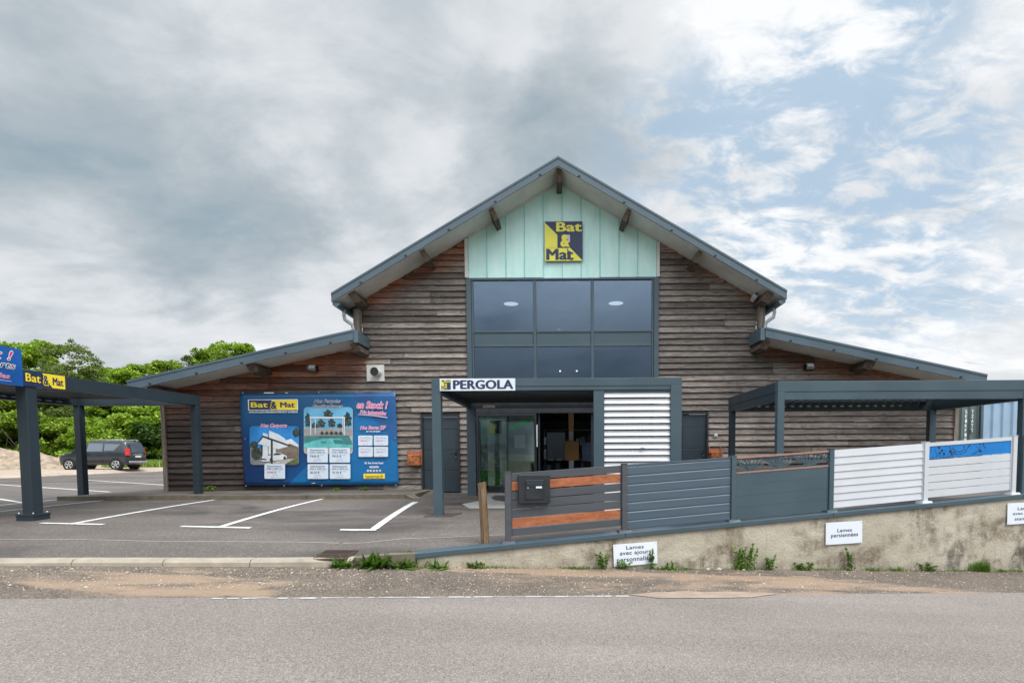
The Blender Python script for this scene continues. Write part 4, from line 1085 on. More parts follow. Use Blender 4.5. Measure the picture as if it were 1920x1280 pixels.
for (u0, v0, d, p) in ((1065, 531, 'Côté 3500 mm', '1350 €'), (1198, 531, 'Côté 4000 mm', '1425 €'), (1068, 627, 'Côté 4120 mm', '1425 €'), (1198, 627, 'Côté 5045 mm', '1595 €')):
    card(u0, u0 + 122, v0, v0 + 86, [(d, .14, .86, .17, .28, 2), (p, .14, .60, .46, .62, 1), ('TTC*', .64, .80, .46, .54, 2), ('1690 € TTC', .32, .68, .84, .91, 2)])

# ================================================================ CENTRE PERGOLA
Y0, Y1 = 9.88, 13.75
pxl, _ = XZ(811, 850, Y0); pxr, _ = XZ(1278, 850, Y0)
_, pt = XZ(1050, 708.5, Y0); _, pb_ = XZ(1050, 731, Y0)
pg = thing('entrance_pergola', ((pxl + pxr) / 2, Y0, 0), 'anthracite louvred roof pergola in front of the shop entrance', 'pergola')
pw = .165
def gz(x, y): return zlot(x, y)
mb = MB(); mb.box(pxl, pxr, Y0, Y0 + .12, pb_ + .075, pt); mb.box(pxl + .165, pxr - .21, Y0 + .008, Y0 + .11, pb_, pb_ + .073); mb.build('front_beam', M['anth'], pg, bevel=.004)
mb = MB(); mb.box(pxl + .002, pxl + .12, Y0 + .121, Y1 - .121, pb_, pt - .002); mb.build('side_beam', M['anth_dark'], pg)  # inner beam in the darker tone, its shade put into the colour
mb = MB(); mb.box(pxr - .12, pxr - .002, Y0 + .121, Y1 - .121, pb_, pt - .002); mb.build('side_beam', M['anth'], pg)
boxo('back_beam', M['black_box'], pg, pxl, pxr, Y1 - .12, Y1, pb_, pt)  # charcoal tone carries the shade under the roof
boxo('post', M['anth'], pg, pxl, pxl + pw, Y0 + .001, Y0 + pw, gz(pxl, Y0) - .02, pb_ + .074, bevel=.006)
boxo('post', M['anth'], pg, pxr - .205, pxr, Y0 + .001, Y0 + pw, gz(pxr, Y0) - .1, pb_ + .074, bevel=.006)
boxo('post', M['anth'], pg, pxl, pxl + .22, Y1 - .20, Y1 - .0, -.02, pb_ - .001, bevel=.006)
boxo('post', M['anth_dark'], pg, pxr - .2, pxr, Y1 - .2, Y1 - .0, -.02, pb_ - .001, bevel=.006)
for i in range(18):
    y = Y0 + .16 + i * .195
    mb = MB(); mb.hexa([(pxl + .122, y, pt - .12), (pxr - .122, y, pt - .12), (pxr - .122, y + .188, pt - .09), (pxl + .122, y + .188, pt - .09)], [(pxl + .122, y, pt - .10), (pxr - .122, y, pt - .10), (pxr - .122, y + .188, pt - .07), (pxl + .122, y + .188, pt - .07)])
    mb.build('roof_louvre', M['black_box'], pg)  # louvres darkened by colour to give the shaded underside
# louvred shutter on the right half of the front
sx0, _ = XZ(1113.5, 850, Y0); sxa, sza = XZ(1133, 731, Y0); sxb, _ = XZ(1257, 850, Y0)
sp_ = MB(); sp_.box(sx0, sxa, Y0 + .02, Y0 + .10, -.2, pb_ - .001); sp_.box(sxb + .0, sxb + .02, Y0 + .02, Y0 + .10, -.2, pb_ - .001); sp_.box(sxa + .001, sxb - .001, Y0 + .03, Y0 + .10, pb_ - .03, pb_ - .002)
shut = sp_.build('shutter_frame', M['anth'], pg)
pitch_ = .118
for i in range(20):
    z_ = pb_ - .05 - pitch_ * i
    mb = MB(); mb.hexa([(sxa + .003, Y0 + .035, z_ - .088), (sxb - .002, Y0 + .035, z_ - .088), (sxb - .002, Y0 + .085, z_ + .012), (sxa + .003, Y0 + .085, z_ + .012)][::-1],
                       [(sxa + .003, Y0 + .023, z_ - .082), (sxb - .002, Y0 + .023, z_ - .082), (sxb - .002, Y0 + .073, z_ + .018), (sxa + .003, Y0 + .073, z_ + .018)][::-1])
    mb.build('slat', M['louvre'], shut)
x, z = XZ(1205, 839, Y0 + .02); mb = MB(); mb.tube([(x - .03, Y0 + .012, z), (x + .03, Y0 + .012, z)], .014, 8); mb.build('knob', M['white'], shut)
# base plate on the asphalt
mb = MB(); P = [(pxl - .17, Y0 - .10), (pxl + .33, Y0 - .10), (pxl + .48, Y0 + .30), (pxl - .06, Y0 + .30)]
mb.hexa([(x, y, zlot(x, y) - .01) for x, y in P], [(x, y, zlot(x, y) + .012) for x, y in P]); mb.build('base_plate', M['sliplate'], pg)
mb = MB(); x, z = XZ(917, 761, 12.6); mb.box(x - .14, x + .14, 12.55, 12.65, z - .035, z + .02); tag(mb.build('heater_strip', M['cream']), 'small cream strip unit under the entrance pergola roof', 'strip light')
# PERGOLA sign
x0, z1 = XZ(824, 709.5, Y0 - .03); x1, z0 = XZ(966, 731.5, Y0 - .03)
t_ = thing('name_sign', (x0, Y0 - .01, z0), 'long white sign with navy capitals on the entrance pergola beam', 'sign')
fr = Frame((x0, Y0 - .004, z0)); w_, h_ = x1 - x0, z1 - z0
mb = MB(); slab(mb, fr, rect(0, w_, 0, h_), 0, .012); mb.build('board', M['signw'], t_)
mb = MB(); add_text(mb, fr, 'PERGOLA', .175 * w_, .975 * w_, .15 * h_, .86 * h_, .014, .05); mb.build('lettering', M['navy'], t_)
e = .02 * w_; s_ = .125 * w_
mb = MB(); q = Frame(fr.p(e, .1 * h_))
slab(mb, q, rect(0, s_, 0, .78 * h_), .013, .002, 1); slab(mb, q, [(0, .3 * h_), (.33 * s_, .3 * h_), (.33 * s_, .5 * h_), (0, .76 * h_)], .016, .002, 0); slab(mb, q, [(0, 0), (.6 * s_, 0), (.6 * s_, .25 * h_), (0, .25 * h_)], .016, .002, 0)
add_text(mb, q, 'Bat', .3 * s_, .98 * s_, .58 * h_, .76 * h_, .019, .045, mi=0); add_text(mb, q, '&', .42 * s_, .62 * s_, .3 * h_, .52 * h_, .019, .045, mi=0); add_text(mb, q, 'Mat', .02 * s_, .74 * s_, .02 * h_, .23 * h_, .019, .045, mi=1)
mb.build('emblem', [M['yellow_old'], M['navy']], t_)

# ================================================================ RIGHT PERGOLA
Y0, Y1 = 10.1, 13.06
xa, zt_ = XZ(1459, 714.5, Y0); _, zb_ = XZ(1500, 749, Y0); xb, _ = XZ(1955, 850, Y0)
rp = thing('car_pergola', ((xa + xb) / 2, Y0, 0), 'wide anthracite flat roofed pergola behind the fence on the right', 'pergola')
zm = zb_ + (zt_ - zb_) * .44
mb = MB(); mb.box(xa, xb, Y0, Y0 + .14, zm, zt_); mb.box(xa + .13, xb - .18, Y0 + .008, Y0 + .13, zb_, zm - .003); mb.build('front_beam', M['anth'], rp, bevel=.004)
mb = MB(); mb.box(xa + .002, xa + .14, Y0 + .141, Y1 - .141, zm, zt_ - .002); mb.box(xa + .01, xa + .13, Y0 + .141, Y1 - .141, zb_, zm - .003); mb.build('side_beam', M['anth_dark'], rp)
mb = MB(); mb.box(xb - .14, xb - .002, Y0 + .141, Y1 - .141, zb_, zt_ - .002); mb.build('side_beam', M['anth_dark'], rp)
boxo('back_beam', M['anth_dark'], rp, xa, xb, Y1 - .14, Y1, zb_, zt_)  # rear beam in the shaded tone, darker than the front one
for x, y, m_ in ((xa, Y0 + .001, 'anth'), (xb - .40, Y0 + .001, 'anth'), (xa, Y1 - .16, 'anth_dark'), (xb - .22, Y1 - .16, 'anth')):
    boxo('post', M[m_], rp, x + (.0 if x == xa else 0), x + (.13 if x == xa else .16), y, y + .13, -.05, zm - .004 if y < 11 else zb_ - .001, bevel=.006)
for i in range(27):
    x = xa + .16 + i * .2
    if x + .2 > xb - .15: break
    mb = MB(); mb.hexa([(x, Y0 + .145, zt_ - .16), (x + .195, Y0 + .145, zt_ - .115), (x + .195, Y1 - .145, zt_ - .115), (x, Y1 - .145, zt_ - .16)][::-1], [(x, Y0 + .145, zt_ - .14), (x + .195, Y0 + .145, zt_ - .095), (x + .195, Y1 - .145, zt_ - .095), (x, Y1 - .145, zt_ - .14)][::-1])
    mb.build('roof_louvre', M['black_box'], rp)  # underside shade painted through the near black louvre colour
mb = MB()
for i in range(20): mb.box(xa + .25 + i * .2, xa + .33 + i * .2, Y1 - .155, Y1 - .142, zb_ + .10, zb_ + .125)
mb.build('louvre_pivots', M['zinc'], rp)

# ================================================================ CARPORT on the left
CX, C0, C1 = -9.15, 7.4, 13.66
_, ct = XZ(372, 742, C1); _, cb = XZ(366, 759.5, C1)
cp = thing('carport', (CX, 10, 0), 'anthracite steel carport with two company signs at the left edge', 'carport')
CXL = -12.25
def ctz(y): return ct - .0 + (y - C1) * .0115
def beam_y(name, x0, x1, y0, y1, m_):
    mb = MB(); mb.hexa([(x0, y0, ctz(y0) - .245), (x1, y0, ctz(y0) - .245), (x1, y1, ctz(y1) - .245), (x0, y1, ctz(y1) - .245)], [(x0, y0, ctz(y0)), (x1, y0, ctz(y0)), (x1, y1, ctz(y1)), (x0, y1, ctz(y1))])
    return mb.build(name, M[m_], cp, bevel=.004)
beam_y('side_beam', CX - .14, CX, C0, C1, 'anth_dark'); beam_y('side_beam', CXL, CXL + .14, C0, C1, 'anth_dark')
boxo('back_beam', M['anth_dark'], cp, CXL + .141, CX - .141, C1 - .14, C1 - .01, ctz(C1) - .244, ctz(C1) - .002)  # shade under the carport roof carried by the dark tone
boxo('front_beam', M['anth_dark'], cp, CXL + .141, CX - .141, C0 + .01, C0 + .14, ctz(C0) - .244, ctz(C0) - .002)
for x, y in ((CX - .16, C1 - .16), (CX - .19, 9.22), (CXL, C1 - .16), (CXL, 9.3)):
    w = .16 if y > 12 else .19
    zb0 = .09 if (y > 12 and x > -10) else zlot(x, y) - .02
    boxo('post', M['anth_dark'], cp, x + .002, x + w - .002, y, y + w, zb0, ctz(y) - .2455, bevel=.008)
    if y < 12 and x > -10:
        mb = MB(); mb.box(x - .055, x + w + .055, y - .055, y + w + .055, zb0, zb0 + .135); mb.box(x - .065, x + w + .065, y - .065, y + w + .065, zb0 + .105, zb0 + .13)
        for bx_, by_ in ((x - .03, y - .03), (x + w + .03, y - .03), (x + w + .03, y + w + .03)): mb.tube([(bx_, by_, zb0 + .13), (bx_, by_, zb0 + .16)], .012, 6, 1)
        mb.build('post_foot', [M['anth_dark'], M['steel']], cp)
for i in range(24):
    y = C0 + .16 + i * .26
    if y + .25 > C1 - .15: break
    m_ = 'anth_dark'
    mb = MB(); z_ = ctz(y) - .10
    mb.hexa([(CXL + .145, y, z_ - .02), (CX - .145, y, z_ - .02), (CX - .145, y + .24, z_), (CXL + .145, y + .24, z_)], [(CXL + .145, y, z_), (CX - .145, y, z_), (CX - .145, y + .24, z_ + .02), (CXL + .145, y + .24, z_ + .02)])
    mb.build('roof_louvre', M['black_box'], cp)  # near black colour paints in the shaded underside
mb = MB()
for i in range(16): mb.box(CXL + .142, CXL + .155, C0 + 1.6 + i * .26, C0 + 1.75 + i * .26, ctz(10) - .16, ctz(10) - .145)
mb.build('white_clip', M['white'], cp)
mb = MB(); mb.box(-11.9, -10.9, 12.6, 12.66, ctz(13) + .0, ctz(13) + .14); mb.build('white_sheet', M['white'], cp)
# signs on the side beam (facing +x)
FR = lambda: Frame((CX + .004, 0, 0), U=(0, 1, 0), N=(1, 0, 0))
def onbeam(px, py):
    p = hitplane(px, py, (CX + .02, 0, 0), (1, 0, 0)); return p.y, p.z
a = onbeam(44, 733); b = onbeam(124, 733)
y0, y1 = a[0], b[0]; 
def bz_(y, k): return ctz(y) - .255 + k * .275
t_ = thing('company_sign', (CX, y0, ctz(y0) - .25), 'small navy and yellow company sign on the carport side beam', 'sign')
fr = FR()
mb = MB(); slab(mb, fr, [(y0, bz_(y0, 0)), (y1, bz_(y1, 0)), (y1, bz_(y1, 1)), (y0, bz_(y0, 1))], 0, .01, 0); mb.build('board', M['navy'], t_)
ym = y0 + (y1 - y0) * .52
mb = MB(); slab(mb, fr, [(ym + .12, bz_(y0, .08)), (y1 - .01, bz_(y1, .06)), (y1 - .01, bz_(y1, .94)), (ym - .06, bz_(y0, .94))], .011, .003); mb.build('yellow_field', M['yellow'], t_)
mb = MB(); zq = bz_(y0, .0); H = .275; L_ = y1 - y0
add_text(mb, fr, 'Bat', y0 + .06 * L_, y0 + .40 * L_, zq + .30 * H, zq + .80 * H, .016, .028, mi=0); add_text(mb, fr, '&', y0 + .46 * L_, y0 + .58 * L_, zq + .22 * H, zq + .82 * H, .016, .02, mi=1, halo=(.06, 0)); add_text(mb, fr, 'Mat', y0 + .68 * L_, y0 + .94 * L_, zq + .28 * H, zq + .76 * H, .016, .028, mi=1)
mb.build('lettering', [M['yellow'], M['navy']], t_)
ya = y0 - .0; a1 = onbeam(39, 655); yb = a1[0]; ztop = a1[1]; zbot = onbeam(41, 724)[1]
t_ = thing('offer_sign', (CX, yb, zbot), 'tall blue offer sign on the carport beam, cut by the photo left edge', 'sign')
mb = MB(); slab(mb, Frame((CX + .016, 0, 0), U=(0, 1, 0), N=(1, 0, 0)), [(yb - 1.5, zbot), (yb, zbot), (yb, ztop), (yb - 1.5, ztop + .0)], 0, .012); mb.build('board', pmat('blue_offer_print', (.008, .085, .33), .4, .4, .9), t_)
fr = Frame((CX + .029, 0, 0), U=(0, 1, 0), N=(1, 0, 0)); hh = ztop - zbot; H2 = hh
def st(mb, s, px0, px1, py0, py1, **k):
    A = onbeam(px0, py1); B = onbeam(px1, py0); add_text(mb, fr, s, A[0], B[0], A[1], B[1], .003, **k)
mb = MB(); yk = yb
add_text(mb, fr, 'en Stock !', yk - 1.42, yk - .15, zbot + .66 * H2, zbot + .90 * H2, .003, weight=.02, shear=.3, halo=(.06, 1))
add_text(mb, fr, 'Prix imbattables', yk - 1.25, yk - .22, zbot + .16 * H2, zbot + .28 * H2, .003, weight=.01, shear=.3, halo=(.04, 1))
mb.build('pink_lettering', [M['magenta'], M['printwhite']], t_)
mb = MB(); add_text(mb, fr, 'Nos Carports', yk - 1.40, yk - .12, zbot + .38 * H2, zbot + .60 * H2, .003, weight=.01, shear=.3, halo=(.06, 1)); mb.build('navy_lettering', [M['navy'], M['printwhite']], t_)
mb = MB(); slab(mb, fr, [(yk - 1.1, zbot + .105 * H2), (yk - .2, zbot + .085 * H2), (yk - .2, zbot + .10 * H2), (yk - 1.1, zbot + .13 * H2)], .002, .002); mb.build('underline', M['lilac'], t_)

# ================================================================ RETAINING WALL + COPING
wallt = thing('retaining_wall', (3, Wl(3), -.8), 'low stained roughcast retaining wall rising to the right', 'wall')
WA = math.atan(.198); WU = Vector((math.cos(WA), math.sin(WA), 0)); WN = Vector((math.sin(WA), -math.cos(WA), 0))
mb = MB(); cols = []; x0, x1 = -1.95, 13.0; nx, nz = 420, 26
stains = [(2.65, .13, .9, .75), (6.0, .24, .85, .6), (6.15, .1, .4, .5), (2.25, .05, .3, .3), (8.3, .25, .9, .9), (4.4, .05, .4, .25), (-.74, .10, .2, .3)]
for i in range(nx + 1):
    x = x0 + (x1 - x0) * i / nx; zb, zt = zbase(x) - .06, zc(x) - .045
    for j in range(nz + 1):
        v = j / nz; z = zb + (zt - zb) * v
        y = Wl(x) + .006 * mnoise.noise(Vector((x * 9, z * 9, 0))) - .010 * mnoise.noise(Vector((x * 2, z * 2, 3)))
        mb.v.append((x, y, z))
        h = zt - z; r = 0; dk = 0
        for sx, w, dep, k in stains:
            ww = w * (1 + .5 * h + .35 * mnoise.noise(Vector((z * 4, sx, 1))))
            r = max(r, k * (1 - sstep(ww * .75, ww * 1.15, abs(x - sx))) * (1 - sstep(dep * .7, dep, h)))
        hb = z - zb
        r = max(r, .55 * (1 - sstep(.05, .26 + .15 * mnoise.noise(Vector((x * 1.5, 0, 0))), hb)))
        # blotches getting denser to the right
        n = mnoise.fractal(Vector((x * 1.1, z * 2.0, 5)), 1, 2, 4); r = max(r, sstep(.02, .42, n + .16 * sstep(1, 6, x) - .06) * .85)
        if x > 6: dk = .8 * sstep(.0, .4, mnoise.fractal(Vector((x * 2.2, z * 1.2, 9)), 1, 2, 4) + .25 * sstep(7, 9, x) - .08 * (h < .35)) * sstep(.25, .5, h)
        cols.append((min(1, r), min(1, max(0, dk)), 0))
for i in range(nx):
    for j in range(nz):
        a = i * (nz + 1) + j; mb.f.append((a, a + nz + 1, a + nz + 2, a + 1)); mb.m.append(0); mb.sm.append(True)
mb.build('wall', M['stucco'], wallt, cols=cols)
mb = MB()
xs_ = [x0 + (x1 - x0) * i / 12 for i in range(13)]
for a, b in zip(xs_, xs_[1:]):
    mb.hexa([(a, Wl(a) + .012, zbase(a) - .1), (b, Wl(b) + .012, zbase(b) - .1), (b, Wl(b) + .24, zbase(b) - .1), (a, Wl(a) + .24, zbase(a) - .1)],
            [(a, Wl(a) + .012, zc(a) - .046), (b, Wl(b) + .012, zc(b) - .046), (b, Wl(b) + .24, zc(b) - .046), (a, Wl(a) + .24, zc(a) - .046)])
mb.build('wall_core', M['concrete'], wallt)
mb = MB()
def cs(x): w = Wl(x); z = zc(x); return [(x, w - .035, z - .075), (x, w - .035, z - .004), (x, w - .0, z), (x, w + .27, z), (x, w + .27, z - .06), (x, w + .265, z - .06), (x, w + .265, z - .012), (x, w - .025, z - .012), (x, w - .025, z - .075)]
def cs(x): w = Wl(x); z = zc(x); return [(x, w - .035, z - .07), (x, w - .035, z), (x, w + .27, z), (x, w + .27, z - .07)]
for a, b in ((-2.08, .94), (.944, 4.3), (4.304, 7.9), (7.904, 13)): mb.hexa(cs(a)[::-1], cs(b)[::-1])
mb.build('coping', M['anth'], wallt, bevel=.006)

# ================================================================ FENCE on the coping
fence = thing('display_fence', (3, Wl(3) + .1, 0), 'sloping display fence of mixed grey, orange and white panels on the wall coping', 'fence')
PXs = [-.74, .94, 2.65, 4.31, 6.05, 7.80]
def fb(x): return Wl(x) + .10
def fpost(x, mat_, lab=None, h=1.0, w=.08):
    z = zc(x); Mt = Matrix.Translation((x, fb(x), z)) @ Matrix.Rotation(WA, 4, 'Z')
    mb = MB(); mb.box(-w / 2, w / 2, -w / 2, w / 2, .0, h, 0, Mt); o = mb.build('post', mat_, fence, bevel=.004, label=lab)
    mb = MB(); mb.hexa([tuple(Mt @ Vector(q)) for q in ((-.10, -.08, -.010), (.10, -.08, .004), (.10, .08, .004), (-.10, .08, -.010))], [tuple(Mt @ Vector(q)) for q in ((-.085, -.065, .032), (.085, -.065, .032), (.085, .065, .032), (-.085, .065, .032))]); mb.build('foot', mat_, o)
    mb = MB(); mb.box(-w / 2 - .004, w / 2 + .004, -w / 2 - .004, w / 2 + .004, h, h + .012, 0, Mt); mb.build('cap', mat_, o)
M['slatgrey'] = pmat('grey_slat', (.062, .068, .079), .5, .06, 3, .1, 120, stretch=(.3, 1, 4))
M['panelgrey'] = pmat('blue_grey_slat', (.060, .092, .125), .5, .05, 3, .1, 160, stretch=(.2, 1, 5))
fpost(PXs[0], M['slatgrey']); fpost(PXs[1], M['slatgrey']); fpost(PXs[2], M['anth']); fpost(PXs[3], M['anth']); fpost(PXs[4], M['white'], 'white post'); fpost(PXs[5], M['white'], 'white post')
def seg(mb, xa, xb, v0, v1, y0, y1, mi=0, prof=None):
    "board between two posts following the slope; v = height over coping, y = offset from the fence line"
    A = [(xa, fb(xa) + y0, zc(xa) + v0), (xa, fb(xa) + y1, zc(xa) + v0), (xa, fb(xa) + y1, zc(xa) + v1), (xa, fb(xa) + y0, zc(xa) + v1)]
    Bq = [(xb, *(fb(xb) + y0, zc(xb) + v0)), (xb, fb(xb) + y1, zc(xb) + v0), (xb, fb(xb) + y1, zc(xb) + v1), (xb, fb(xb) + y0, zc(xb) + v1)]
    if prof: A = [(xa, fb(xa) + y, zc(xa) + v) for y, v in prof]; Bq = [(xb, fb(xb) + y, zc(xb) + v) for y, v in prof]
    mb.hexa(A, Bq, mi)
def sect(i): return PXs[i] + .042, PXs[i + 1] - .042
# 1 open slats, two of them orange
a, b = sect(0); p1 = MB(); seg(p1, a, a + .015, .10, .985, -.015, .015); seg(p1, b - .015, b, .10, .985, -.015, .015); p1 = p1.build('open_slat_panel', M['slatgrey'], fence, label='open panel with grey and orange slats')
for v0, v1, m_ in ((.875, .985, 'slatgrey'), (.735, .862, 'orange'), (.607, .722, 'slatgrey'), (.478, .594, 'slatgrey'), (.350, .465, 'slatgrey'), (.210, .338, 'orange'), (.095, .198, 'slatgrey')):
    mb = MB(); seg(mb, a + .016, b - .016, v0, v1, -.011, .011); mb.build('slat', M[m_], p1, bevel=.003, label='orange wood effect slat' if m_ == 'orange' else None)
# 2 closed bevelled boards
a, b = sect(1); p2 = MB(); seg(p2, a, b, .965, .99, -.018, .018); p2 = p2.build('closed_board_panel', M['panelgrey'], fence, label='closed blue grey panel with bevelled grooves')
for i in range(7):
    v0 = .03 + i * .1335; mb = MB(); seg(mb, a, b, 0, 0, 0, 0, prof=[(.012, v0), (-.010, v0), (-.016, v0 + .006), (-.016, v0 + .112), (-.004, v0 + .1325), (.012, v0 + .1325)][::-1]); mb.build('board', M['panelgrey'], p2)
# 3 closed boards with cut leaf pattern between salmon rails
a, b = sect(2); p3 = MB(); seg(p3, a, b, .955, .985, -.02, .02); seg(p3, a, b, .728, .752, -.02, .02); p3 = p3.build('leaf_cut_panel', M['salmon'], fence, label='grey panel topped by a leaf cut strip between salmon rails')
for i in range(4):
    v0 = .03 + i * .1745; mb = MB(); seg(mb, a, b, v0, v0 + .172, -.014, .014); mb.build('board', M['anth'], p3, bevel=.002)
mb = MB()
def ins(t, v):
    x = a + (b - a) * t; return Vector((x, fb(x), zc(x) + .7525 + v * .202))
def bar(P, w, th=.005):
    for (p, q), (w0, w1) in zip(zip(P, P[1:]), zip(w, w[1:])):
        d = Vector(((q[0] - p[0]) * 7.6, q[1] - p[1])); d.normalize(); nx_, ny_ = -d.y / 7.6, d.x
        c = [(p[0] - nx_ * w0, p[1] - ny_ * w0), (q[0] - nx_ * w1, q[1] - ny_ * w1), (q[0] + nx_ * w1, q[1] + ny_ * w1), (p[0] + nx_ * w0, p[1] + ny_ * w0)]
        c = [(t, max(0, min(1, v))) for t, v in c]
        mb.hexa([ins(*k) + Vector((0, -th / 2, 0)) for k in c], [ins(*k) + Vector((0, th / 2, 0)) for k in c])
bar([(0, .03), (1, .03)], [.035, .035]); bar([(0, .97), (1, .97)], [.035, .035])
for f0 in (.155, .47, .80):
    for k in range(9):            # palm fan
        an = R_(168 - k * 16.5); P = []
        for s in range(6):
            r = .12 + .95 * s / 5; an2 = an - .10 * s / 5 * (1 if k > 4 else -1); P.append((f0 + .02 + r * math.cos(an2) / 6.6, r * math.sin(an2) * 1.02))
        bar(P, [.025, .038, .045, .05, .052, .045], .012)
for f0 in (.0, .30, .62, .90):    # feather strokes between the fans
    bar([(f0 - .06, .95), (f0 + .02, .75), (f0 + .09, .42), (f0 + .14, .06)], [.05, .09, .09, .07], .012)
    for k in range(8):
        t = k / 8; x_ = f0 - .05 + t * .18; v_ = .95 - t * .85
        bar([(x_, v_), (x_ + .035, min(1, v_ + .22 + .25 * t)), (x_ + .055, min(1, v_ + .30 + .55 * t))], [.035, .04, .03], .012)
mb.build('leaf_cut_strip', M['anth'], p3)
# 4 white louvre panel
a, b = sect(3); p4 = MB(); seg(p4, a, a + .012, .06, .985, -.02, .02); seg(p4, b - .012, b, .06, .985, -.02, .02); p4 = p4.build('white_louvre_panel', M['white'], fence, label='white panel of overlapping louvre slats')
for i in range(8):
    v0 = .06 + i * .1155; mb = MB(); seg(mb, a + .013, b - .013, 0, 0, 0, 0, prof=[(-.018, v0), (.004, v0 - .004), (.018, v0 + .110), (-.004, v0 + .1145)][::-1]); mb.build('slat', M['white'], p4)
# 5 white boards and blue perforated strip
a, b = sect(4); p5 = MB(); seg(p5, a, b, .93, .99, -.018, .018); seg(p5, a, a + .018, .08, .929, -.018, .018); seg(p5, b - .018, b, .08, .929, -.018, .018); p5 = p5.build('white_board_panel', M['white'], fence, label='white panel with bright blue perforated strip')
for i in range(5):
    v0 = .08 + i * .1265; mb = MB(); seg(mb, a + .019, b - .019, v0, v0 + .117, -.012, .012); mb.build('board', M['white'], p5, bevel=.002)
mb = MB(); seg(mb, a + .019, b - .019, .7185, .929, -.008, .004); bs_ = mb.build('blue_strip', M['bluepanel'], p5)
mb = MB(); rnd = random.Random(3)
def hole(t, v, r):
    x = a + .02 + (b - a - .04) * t; c = Vector((x, fb(x) - .0095, zc(x) + .72 + .207 * v)); P = []
    for k in range(12):
        an = 2 * math.pi * k / 12; P.append(c + WU * (r * math.cos(an)) + Vector((0, 0, r * math.sin(an))))
    mb.face(P)
for cx_, r_, lo, hi, n in ((.20, .9, 200, 340, 16), (.36, .75, 190, 350, 18), (.36, .55, 200, 340, 12), (.58, .62, 60, 200, 14), (.5, .85, 280, 350, 8), (.72, .45, 120, 250, 10)):
    for k in range(n):
        an = R_(lo + (hi - lo) * k / n); t = cx_ + r_ * .15 * math.cos(an); v = .95 + r_ * math.sin(an)
        if 0.04 < v < .96 and 0.02 < t < .97: hole(t, v, .0075 + .004 * rnd.random())
for t, v, r in ((.12, .86, .022), (.155, .62, .022), (.13, .42, .022), (.18, .32, .024), (.255, .48, .026), (.27, .30, .016), (.28, .16, .014), (.42, .80, .015), (.48, .80, .016), (.62, .34, .024), (.61, .88, .014), (.09, .2, .012), (.05, .12, .01)): hole(t, v, r)
for k in range(30): hole(rnd.random() * .3 + .01, rnd.random() * .9 + .05, .006)
for k in range(14): hole(rnd.random() * .2 + .5, rnd.random() * .9 + .05, .006)
mb.build('perforation_disc', M['hole'], bs_)  # dark discs laid on the strip, the holes' darkness is only their colour
# beyond the last post: grey railing panel
xa_, xb_ = 7.98, 9.8
rl = thing('grey_railing', (8.5, fb(8.5), zc(8.5)), 'anthracite railing with upright bars past the last white post at the right edge', 'railing')
fb_ = fb
def raise_(x): return zc(x)
mb = MB(); seg(mb, xa_, xb_, .90, .98, -.02, .02); seg(mb, xa_, xb_, .68, .70, -.02, .02); seg(mb, xa_, xb_, .06, .10, -.02, .02); mb.build('rail', M['anth'], rl)
for i in range(18):
    x = xa_ + .05 + i * .115; mb = MB(); seg(mb, x, x + .05, .101, .899, -.012, .012); mb.build('bar', M['anth'], rl)
mb = MB(); seg(mb, xa_ - .03, xa_ + .03, 0, 1.0, -.06, -.021); mb.build('post', M['anth'], rl)
# letter box on the first panel
def fpl(px, py): return hitplane(px, py, (PXs[0], fb(PXs[0]) - .03, 0), WN)
A = fpl(972, 943); Bq = fpl(1030, 889)
t_ = thing('letter_box', (A.x, A.y, A.z), 'black square letter box set in the open slat panel', 'letter box')
fr = Frame(A, U=WU, N=WN); w_ = (Bq - A).dot(WU); h_ = Bq.z - A.z
mb = MB(); slab(mb, fr, rect(0, w_, 0, h_), -.05, .11); mb.build('frame', M['black_box'], t_, bevel=.006)
mb = MB(); slab(mb, fr, rect(.21 * w_, .79 * w_, .14 * h_, .82 * h_), .061, .012); mb.build('door', M['black_box'], t_, bevel=.004)
mb = MB(); slab(mb, fr, rect(.25 * w_, .76 * w_, .60 * h_, .76 * h_), .074, .006); slab(mb, fr, rect(.25 * w_, .76 * w_, .64 * h_, .66 * h_), .081, .004); mb.build('flap', M['anth_dark'], t_)
mb = MB(); c = fr.p(.285 * w_, .55 * h_, .073); mb.tube([c, c + WN * .006], .012, 12); mb.build('lock', M['steel'], t_)
mb = MB(); slab(mb, fr, rect(.54 * w_, .73 * w_, .53 * h_, .60 * h_), .0735, .004); mb.build('name_plate', M['printwhite'], t_)
# small signs on the wall
def wsign(px0, px1, py0, py1, lines, label, tilt=0, blank=False):
    O = (0, Wl(0) - .02, 0)
    A = hitplane(px0, py1, O, WN); Bq = hitplane(px1, py0, O, WN)
    th = R_(tilt); U = Vector((WU.x * math.cos(th), WU.y * math.cos(th), math.sin(th))); V = Vector((-WU.x * math.sin(th), -WU.y * math.sin(th), math.cos(th)))
    fr = Frame(A, U=U, N=WN, V=V); w_ = (Bq - A).dot(WU); h_ = Bq.z - A.z
    t = thing('wall_sign', A, label, 'sign', 'white name plates on the retaining wall')
    mb = MB(); slab(mb, fr, rect(0, w_, 0, h_), 0, .006); mb.build('plate', M['signw'], t)
    mb = MB()
    for s, a, b, p, q in lines: add_text(mb, fr, s, a * w_, b * w_, p * h_, q * h_, .008, .012)
    mb.build('lettering', M['navy'], t)
    mb = MB()
    for u, v in ((.04, .06), (.96, .06), (.04, .94), (.96, .94)):
        c = fr.p(u * w_, v * h_, .007); mb.tube([c, c + WN * .003], .006, 8)
    mb.build('screw', M['steel'], t)
wsign(1151, 1233, 1017, 1062, [('Lames', .29, .69, .74, .90), ('avec ajours', .14, .86, .44, .67), ('personnalisés', .07, .93, .13, .40)], 'white plate low on the wall reading lames avec ajours personnalisés', 2)
